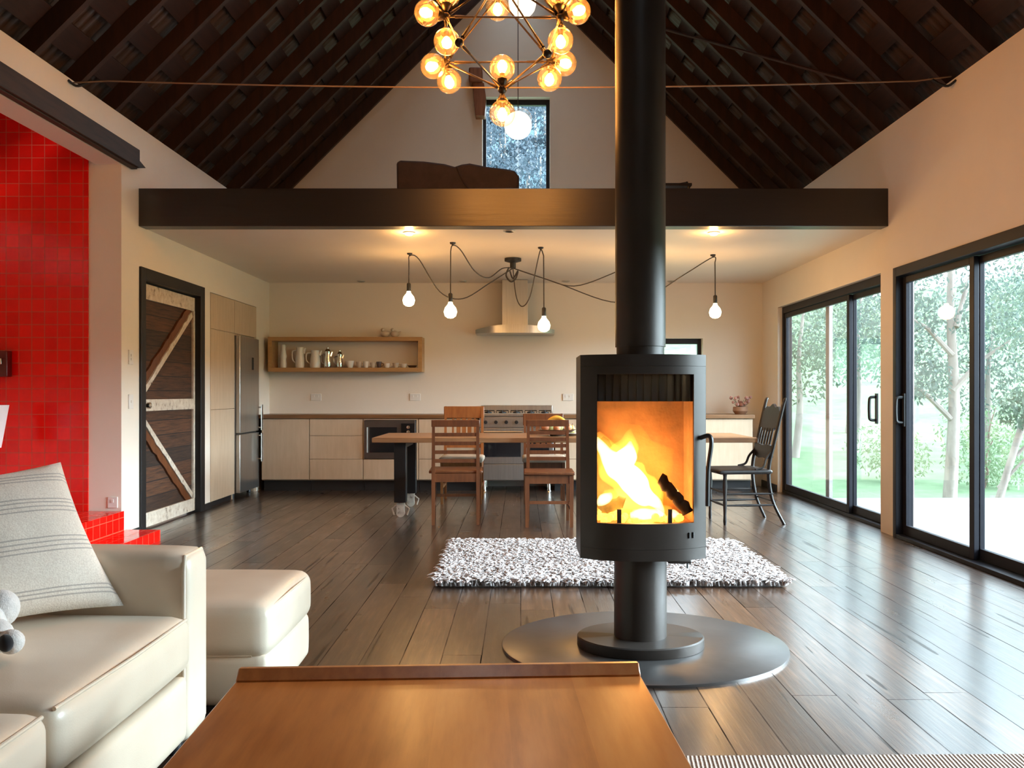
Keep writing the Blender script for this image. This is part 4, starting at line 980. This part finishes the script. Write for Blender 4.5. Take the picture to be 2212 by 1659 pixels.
def flame(chain, m, sq=.55, y0=.02, jit=.25):
    bm = bmesh.new(); pts = [Vector((x,y0,z+dz)) for x,z,r in chain]; rr = [r for *_,r in chain]
    P = spline(pts,6); R = [q.x for q in spline([Vector((r,0,0)) for r in rr],6)]
    tube(bm, P, [max(.002,r) for r in R], 18)
    sd = random.uniform(0,50)
    for v in bm.verts:
        n = mnoise.noise(Vector((v.co.x*16+sd,v.co.z*11,0))); c = min(P, key=lambda p:(p-v.co).length)
        v.co = c+(v.co-c)*(1+jit*2*n); v.co.y = y0+(v.co.y-y0)*sq
    return obj('flame', bm, m, fire, smooth=180)
fire = thing('fire', 'bright yellow and orange fire inside the stove', 'fire', SC+Vector((0,0,.0135)))
flame([(-.197,.95,.008),(-.175,.905,.028),(-.13,.85,.043),(-.085,.80,.055),(-.03,.74,.058),(.015,.69,.05),(.055,.665,.034),(.075,.64,.01)], fw)
flame([(-.10,.80,.05),(-.065,.86,.045),(-.05,.90,.025),(-.045,.935,.006)], fw, y0=.0)
flame([(.0,.68,.03),(.05,.67,.03),(.085,.635,.02),(.10,.60,.008)], fw, y0=-.02)
flame([(-.05,.605,.012),(.0,.61,.022),(.05,.615,.026),(.095,.603,.012)], fw, y0=-.04)
flame([(.12,.602,.008),(.145,.61,.02),(.17,.605,.008)], fw, y0=-.03)
flame([(-.198,.655,.010),(-.17,.67,.022),(-.145,.69,.016),(-.135,.705,.004)], fw, y0=-.03)
flame([(.137,.735,.004),(.155,.705,.014),(.175,.665,.004)], fw, y0=-.05)
flame([(-.195,.97,.02),(-.15,.88,.06),(-.09,.80,.085),(-.02,.73,.095),(.05,.66,.08),(.10,.60,.03)], fy, y0=.03)
flame([(-.11,.82,.07),(-.06,.90,.06),(-.045,.97,.02),(-.04,.99,.004)], fy, y0=.03)
flame([(-.19,.60,.02),(-.14,.66,.06),(-.06,.65,.07),(.03,.62,.06),(.14,.605,.03)], fy, y0=.0)
flame([(.09,.62,.01),(.10,.72,.02),(.09,.80,.024),(.075,.86,.004)], fo, y0=-.02)
flame([(-.19,.63,.03),(-.13,.78,.12),(-.03,.86,.15),(.05,.74,.14),(.12,.62,.06)], fo, y0=.05)
flame([(-.17,.62,.06),(-.08,.80,.17),(.0,.95,.19),(.04,1.05,.14),(.05,1.12,.03)], fd, y0=.06)
flame([(.10,.62,.05),(.13,.76,.08),(.13,.90,.07),(.12,1.02,.02)], fd, y0=.06)
lamp('fire_lamp', (-.03,-.03,.86), 1.5, (1,.30,.035), fire, .06); lamp('fire_lamp', (.03,.02,.70), 1.5, (1,.33,.045), fire, .05)
zf = roof(SC.x)+.1
tag(obj('flue_pipe', LT([(.107,ZT+.0135+.0005),(.107,1.36),(.113,1.36),(.113,zf)],(SC.x,SC.y,0),48), M['pipe']), 'black flue pipe rising from the stove through the roof', 'flue pipe')

# ------------------------------------------------------------------ shaggy rug
t = thing('shag_rug', 'white shaggy rug on the floorboards behind the stove', 'rug', (.54,5.78,0))
RX,RY = 1.05,.71
obj('backing', BX(-RX+.035,RX-.035,-RY+.035,RY-.035,0,.012), M['pile'], t)
vs, fs = [], []
for i in range(24000):
    x, y = random.uniform(-RX,RX), random.uniform(-RY,RY)
    a = random.uniform(0,2*PI)+2*mnoise.noise(Vector((x*4,y*4,0))); ln = random.uniform(.035,.06); le = random.uniform(.5,1.25)
    w = random.uniform(.007,.013); c,s = math.cos(a),math.sin(a); b0 = len(vs)
    for j,(tt,ww) in enumerate(((0,1),(.5,1.1),(.85,.9),(1,.25))):
        h = ln*math.sin(tt*1.9)/math.sin(1.5) if tt < .8 else ln*(1-.12*(tt-.8)*5)
        dd = le*ln*tt*tt
        for sd in (-1,1): vs.append((x+c*dd-s*w*ww*sd, y+s*dd+c*w*ww*sd, .010+h*(1-.35*le*tt)))
        vs.append((x+c*(dd+w*.6*ww), y+s*(dd+w*.6*ww), .012+h*(1-.35*le*tt)))
    for j in range(3):
        q = b0+j*3
        for k in range(3): fs.append((q+k, q+(k+1)%3, q+3+(k+1)%3, q+3+k))
me = bpy.data.meshes.new('pile'); me.from_pydata(vs,[],fs); me.update(); me.shade_smooth(); me.materials.append(M['pile'])
o = bpy.data.objects.new('pile', me); C.objects.link(o); o.parent = t; o['kind'] = 'stuff'

# woven rug under the coffee table
t = tag(obj('woven_rug', RB((0,0,.007),(2.95,2.65,.014),.006,6), M['rib']), 'flat beige ribbed woven rug under the coffee table', 'rug'); t.location = (1.15,1.375,0); t.rotation_euler = (0,0,.012)

# ------------------------------------------------------------------ coffee table
t = thing('coffee_table', 'honey brown teak coffee table with raised lip at its end', 'coffee table', (-.18,1.62,.0145), math.radians(2.6))
hw, hl, tz = .517, .60, .4055
obj('tabletop', BX(-hw,hw,-hl,hl-.03,tz-.026,tz), M['teak'], t, bev=.003)
bm = bmesh.new(); prism(bm, [(hl-.03,tz-.026),(hl+.0,tz-.02),(hl+.014,tz-.004),(hl+.018,tz+.024),(hl-.004,tz+.026),(hl-.030,tz+.004)], 'x', -hw, hw); obj('lip', bm, M['teak'], t, bev=.004)
bm = bmesh.new(); prism(bm, [(-hl,tz-.026),(-hl-.02,tz-.02),(-hl-.034,tz-.004),(-hl-.038,tz+.024),(-hl-.016,tz+.026),(-hl,tz+.004)], 'x', -hw, hw); obj('lip', bm, M['teak'], t, bev=.004)
bm = BX(-hw+.06,hw-.06,-hl+.1,-hl+.12,tz-.10,tz-.026); box(bm,-hw+.06,hw-.06,hl-.14,hl-.12,tz-.10,tz-.026); box(bm,-hw+.06,-hw+.08,-hl+.12,hl-.14,tz-.10,tz-.026); box(bm,hw-.08,hw-.06,-hl+.12,hl-.14,tz-.10,tz-.026)
obj('apron', bm, M['teak'], t)
for x in (-1,1):
    for y in (-1,1): obj('leg', TB([(x*(hw-.05),y*(hl-.10),0),(x*(hw-.09),y*(hl-.13),tz-.026)],[.014,.023],12), M['teak'], t)

# ------------------------------------------------------------------ sofa, ottoman, cushion, soft toy
t = thing('sofa', 'cream leather sofa with square padded arms', 'sofa', (-1.47,1.88,0))
le = M['leather']
X0, X1 = -.46, .43                                    # back, front (local)
obj('base', RB((-.10,0,.165),(1.02,1.62,.21),.03,10), le, t)
for s in (-1,1):
    a = obj('arm', RB((-.10,s*.895,.345),(1.06,.185,.60),.045,12,puff=(0,.006,.012)), le, t)
    obj('piping', TB([(X1-.018,s*.895-s*.088,.08),(X1-.018,s*.895-s*.088,.60),(X1-.022,s*.895-s*.07,.635),(X1-.022,s*.895+s*.07,.635),(X1-.018,s*.895+s*.088,.60),(X1-.018,s*.895+s*.088,.08)],.006), le, a)
for y in (.40,-.40):
    c = obj('seat_cushion', RB((.0,y,.375),(.89,.795,.17),.045,16,puff=(.012,.0,.022)), le, t)
    obj('piping', TB([(.432,y-.375,.448),(.446,y,.452),(.432,y+.375,.448)],.005), le, c)
    obj('front_panel', RB((.41,y,.175),(.05,.78,.20),.022,10,puff=(.012,0,0)), le, t)
obj('back', RB((-.55,0,.46),(.20,1.80,.72),.05,10), le, t)
for y in (.40,-.40): obj('back_cushion', RB((-.41,y,.62),(.12,.78,.36),.05,12,puff=(.02,0,0)), le, t)
for x in (-.4,.36):
    for y in (-.86,.86): obj('foot', LT([(.025,0),(.03,.06)],(x,y,0),12), M['black'], t)

t = thing('ottoman', 'cream leather footstool beside the end of the sofa', 'footstool', (-1.21,3.36,0))
obj('cushion', RB((0,0,.30),(.63,.64,.20),.055,16,puff=(.012,.012,.012)), le, t)
obj('base', RB((0,0,.125),(.61,.62,.19),.03,14,puff=(.016,.010,0)), le, t)
obj('piping', TB(spline([(.29,-.295,.371),(.305,-.24,.376),(.315,0,.384),(.305,.24,.376),(.285,.30,.372)],4),.004), le, t)
obj('piping', TB([(-.25,-.306,.214),(0,-.312,.214),(.25,-.306,.214)],.004), le, t)
for x in (-.25,.25):
    for y in (-.25,.25): obj('foot', LT([(.022,0),(.026,.045)],(x,y,0),12), M['black'], t)

# cushion: soft patch through its four corners
bl, br, tr, tl = Vector((-1.585,2.32,.492)), Vector((-1.235,2.665,.49)), Vector((-1.475,2.745,.93)), Vector((-1.84,2.42,.885))
nrm = (br-bl).cross(tl-bl).normalized(); 
if nrm.y > 0: nrm = -nrm
bm = bmesh.new(); n = 22; uv = bm.loops.layers.uv.new('UVMap'); grid = {}
for side in (1,-1):
    for i in range(n+1):
        for j in range(n+1):
            u,v = i/n,j/n; e_ = (4*u*(1-u))*(4*v*(1-v)); pinch = .045*(math.sin(PI*u)*(abs(2*v-1)**3))
            p = bl*(1-u)*(1-v)+br*u*(1-v)+tr*u*v+tl*(1-u)*v
            cen = (bl+br+tr+tl)/4; p += (cen-p)*(.07*(4*u*(1-u)*abs(2*v-1)**2+4*v*(1-v)*abs(2*u-1)**2))
            p += nrm*side*(.085*e_**.42 + .006*mnoise.noise(Vector((u*5,v*6,side)))*e_)
            grid[side,i,j] = bm.verts.new(p)
    for i in range(n):
        for j in range(n):
            q = [(i,j),(i+1,j),(i+1,j+1),(i,j+1)]
            if side < 0: q = q[::-1]
            f = bm.faces.new([grid[side,a,b] for a,b in q])
            for lp,(a,b) in zip(f.loops,q): lp[uv].uv = (a/n,b/n)
bmesh.ops.remove_doubles(bm, verts=bm.verts[:], dist=.0008); bmesh.ops.recalc_face_normals(bm, faces=bm.faces[:])
tag(obj('cushion', bm, M['linen'], smooth=180), 'pale linen cushion with grey stripes leaning on the sofa', 'cushion')

t = thing('soft_toy', 'white plush toy animal with black patches lying on the sofa seat', 'soft toy', (-1.372,2.22,.484), math.radians(-35))
bm = bmesh.new(); ball(bm,(-.09,.0,.065),.075,s=(1.3,.9,.88),seg=24,rings=16); ball(bm,(.035,-.01,.045),.045,s=(1.25,1,1),seg=18,rings=12); ball(bm,(-.06,.05,.09),.045,s=(1,1,1.1),seg=18,rings=12)
obj('body', bm, M['plush'], t)
obj('patch', BL((.062,-.034,.058),.026,s=(1,.7,1),seg=14,rings=10), M['plushblack'], t, label='black plush patch')
obj('patch', BL((-.09,.0,.125),.03,s=(1,1,.8),seg=14,rings=10), M['plushblack'], t, label='black plush patch')
obj('paw', BL((.105,.0,.04),.034,s=(1.1,.9,.9),seg=16,rings=10), M['plush'], t); obj('paw_pad', BL((.122,-.02,.044),.024,s=(1,.7,.9),seg=14,rings=10), M['plushblack'], t, label='black paw pad')

# things at the alcove, cut by the picture edge
t = thing('wall_box', 'small dark red metal box fixed on the red tiles', 'box', (-4.05,AL[1]-.012,1.38))
obj('case', BX(-.10,.085,-.07,0,-.10,.10), M['red_dark'], t, bev=.006); obj('clasp', BX(-.06,.05,-.085,-.07,-.005,.04), M['chrome'], t, bev=.003); obj('lid', BX(-.10,.085,-.078,-.07,.04,.10), M['red_dark'], t, bev=.003)
t = thing('floor_lamp', 'white flared lampshade standing before the red tiles', 'lamp', (-3.90,6.2,.2355))
obj('base', LT([(0,0),(.12,0),(.12,.015),(0,.02)],(0,0,0),24), M['white'], t); obj('stand', TB([(0,0,.015),(0,0,.7)],.012), M['chrome'], t)
obj('lamp_shade', LT([(.12,.52),(.17,.83),(.165,.83),(.115,.52)],(0,0,0),36), M['shade'], t)

# ------------------------------------------------------------------ outdoors
tag(obj('deck', BX(3.17,8.2,-3.5,9.8,-.16,-.045), M['deck'], smooth=0), 'pale deck outside the sliding doors', 'deck', kind='structure')
def hz(x,y):
    h = -.35
    a = max(0,x-9.5); h += .15*a*a/(a+5)
    b = max(0,y-15); k_ = min(1,max(0,(x-2.5)/4)); h += (.55-.42*k_)*b*b/(b+7)
    c = max(0,-x-9); h += .2*c*c/(c+6)
    return h + .25*mnoise.noise(Vector((x*.15,y*.15,0)))
bm = bmesh.new(); g = {}
nx, ny = 90, 80
for i in range(nx+1):
    for j in range(ny+1):
        x, y = -45+110*i/nx, -25+105*j/ny; g[i,j] = bm.verts.new((x,y,hz(x,y)))
for i in range(nx):
    for j in range(ny):
        x,y = -45+110*(i+.5)/nx, -25+105*(j+.5)/ny
        f = bm.faces.new((g[i,j],g[i+1,j],g[i+1,j+1],g[i,j+1])); f.material_index = 1 if (y > 30 and x < y*.08+1) else 0
tag(obj('hill', bm, [M['grass'],M['forest']], smooth=180), 'bright grassy slope rising behind the house', 'hillside', kind='structure')

def leaves(n, blobs, size, droop=.4):
    vs, fs = [], []
    for i in range(n):
        c, r = random.choice(blobs)
        while True:
            q = Vector((random.uniform(-1,1),random.uniform(-1,1),random.uniform(-1,1)))
            if q.length < 1: break
        p = Vector(c)+Vector((q.x*r,q.y*r,q.z*r*.75)); s = size*random.uniform(.6,1.3)
        d = Vector((random.uniform(-1,1),random.uniform(-1,1),random.uniform(-1,.5)-droop)).normalized(); e = d.orthogonal().normalized()
        e = (Matrix.Rotation(random.uniform(0,2*PI),3,d) @ e)*s*.2; b = len(vs)
        vs += [p, p+d*s*.5+e, p+d*s, p+d*s*.5-e]; fs.append((b,b+1,b+2,b+3))
    me = bpy.data.meshes.new('foliage'); me.from_pydata(vs,[],fs); me.update(); return me
def tree(label, x, y, h, lean, blobs, n, lm, bark, r=.11, size=.16, branches=(), group='trees outside the sliding doors', name='gum_tree'):
    z0 = hz(x,y)-.1
    t = thing(name, label, 'tree', (x,y,z0), 0, group)
    top = Vector((lean[0],lean[1],h))
    obj('trunk', TB(spline([(0,0,0),(lean[0]*.25+.05,lean[1]*.3,h*.33),(lean[0]*.6-.04,lean[1]*.6,h*.66),top],5),[r*(1-.75*i/15) for i in range(16)],10), M[bark], t)
    for a,b in branches:
        a,b = Vector(a),Vector(b); obj('branch', TB([a,(a+b)/2+Vector((0,0,.08)),b],[r*.42,r*.3,r*.12],7), M[bark], t)
    me = leaves(n, blobs, size); me.materials.append(M[lm])
    o = bpy.data.objects.new('foliage', me); C.objects.link(o); o.parent = t; o['kind'] = 'stuff'
    return t
tree('pale trunked gum tree just beyond the deck, behind the near sliding door', 6.05,12.1,4.6,(.15,.1,0),[((.1,0,3.3),1.1),((-.7,.2,2.7),.7),((.8,-.2,2.8),.8),((-.5,0,1.9),.5),((.5,.3,4.1),.9)],4600,'leafb','bark',.10,.085,[((.03,0,1.3),(-.7,.1,1.9)),((.05,0,1.7),(.8,-.1,2.4)),((.05,0,2.2),(-.6,.1,2.8)),((.1,0,2.6),(.5,.2,3.6))])
tree('leaning gum tree with slanting branches beside the deck', 5.75,9.4+1.1,4.2,(1.3,-.3,0),[((1.2,-.2,3.4),1.0),((.6,-.1,2.6),.7),((1.6,-.3,2.5),.8),((.3,-.3,1.5),.35),((.9,0,1.9),.5)],4200,'leafa','bark',.05,.075,[((.3,-.05,.9),(1.2,-.3,1.9)),((.5,-.1,1.6),(1.5,-.2,2.5)),((.1,0,.5),(.7,-.3,1.2))])
k = 0
LAB = ['grey green bushy tree at the foot of the slope, far behind the dining chair','tall grey green tree behind the far sliding door','yellow green shrub low in the far sliding door','grey green tree up the slope behind the near sliding door','rounded tree on the slope above the deck end','small yellow green bush on the meadow beyond the deck','tall blue green tree high on the slope','wide grey green tree at the far edge of the meadow','blue green tree crowding the top of the near sliding door','yellow green bush beside the pale trunked gum tree']
for (x,y,h,rr,lm,nn) in ((5.6,17.5,4.0,1.5,'leafa',1900),(7.4,19.0,5.2,1.8,'leafb',2100),(6.0,14.2,1.3,.65,'leafc',800),(10.8,15.8,4.6,1.7,'leafa',2000),(9.3,17.2,3.6,1.5,'leafb',1700),(7.2,13.4,1.1,.6,'leafc',700),(13.0,19.5,5.4,2.0,'leafb',2000),(8.6,22.5,5.8,2.2,'leafa',2200),(9.6,12.4,5.0,1.6,'leafb',2100),(7.9,14.6,1.6,.8,'leafc',900)):
    sh = h < 2
    tree(LAB[k], x, y, h*.8, (.2,0,0), [((.1,0,h*.78),rr),((-rr*.6,.1,h*.6),rr*.7),((rr*.6,-.1,h*.6),rr*.7),((0,.3,h*.45),rr*.6)] if not sh else [((0,0,h*.5),rr),((.3,0,h*.4),rr*.8)], int(nn*1.7), lm, 'darkbark' if sh else 'bark', .03 if sh else .09, .11 if not sh else .07, name='shrub' if sh else 'gum_tree', group='trees and shrubs on the meadow'); k += 1
# forest seen through the loft window
LAB = ['forest tree at the left of the loft window view','slim pale forest tree in the loft window','dark forest tree behind the lower lantern','pale trunked forest tree right of the lower lantern','forest tree at the right edge of the loft window view','high forest tree near the top of the loft window','second high forest tree under the loft window head','low bushy forest tree above the mattress','low forest tree in the bottom corner of the loft window']
for i,(x,y,h) in enumerate(((-2.6,36,5),(-1.0,38,7),(-.6,34,5),(.3,37,8),(1.1,35,6),(-1.6,44,7),(.8,45,8),(-1.3,32,4),(.9,31.5,4))):
    tree(LAB[i], x, y, h, (random.uniform(-.4,.4),0,0), [((0,0,h*.85),1.3),((.5,0,h*.65),1.0),((-.5,.2,h*.55),.9)], 2600, 'leafd', 'bark', .09, .2, group='forest trees behind the house', name='forest_tree')

# ------------------------------------------------------------------ light and camera
w = bpy.data.worlds.new('World'); bpy.context.scene.world = w; w.use_nodes = True
bg = w.node_tree.nodes['Background']; bg.inputs[0].default_value = (.70,.86,1,1); bg.inputs[1].default_value = 6.6
s = bpy.data.lights.new('sun','SUN'); s.energy = 36.0; s.angle = math.radians(64); s.color = (.72,.87,1)
so = bpy.data.objects.new('sun', s); C.objects.link(so)
d = Vector((-1,.07,-.33)); so.rotation_euler = d.to_track_quat('-Z','Y').to_euler()

cam = bpy.data.cameras.new('camera'); co = bpy.data.objects.new('camera', cam); C.objects.link(co)
cam.sensor_fit = 'HORIZONTAL'; cam.sensor_width = 36; cam.lens = 36*F/2212
cam.shift_x = -(VX-1106)/2212; cam.shift_y = (VY-829.5)/2212
co.location = (0,0,EYE); co.rotation_euler = (PI/2,0,0); cam.clip_start = .05; cam.clip_end = 300
sc = bpy.context.scene; sc.camera = co
sc.view_settings.view_transform = 'Standard'; sc.view_settings.look = 'None'; sc.view_settings.exposure = 0.3; sc.view_settings.gamma = 1
sc.cycles.max_bounces = 10; sc.cycles.diffuse_bounces = 5; sc.cycles.transparent_max_bounces = 16; sc.cycles.sample_clamp_indirect = 6; sc.cycles.caustics_reflective = False; sc.cycles.caustics_refractive = False
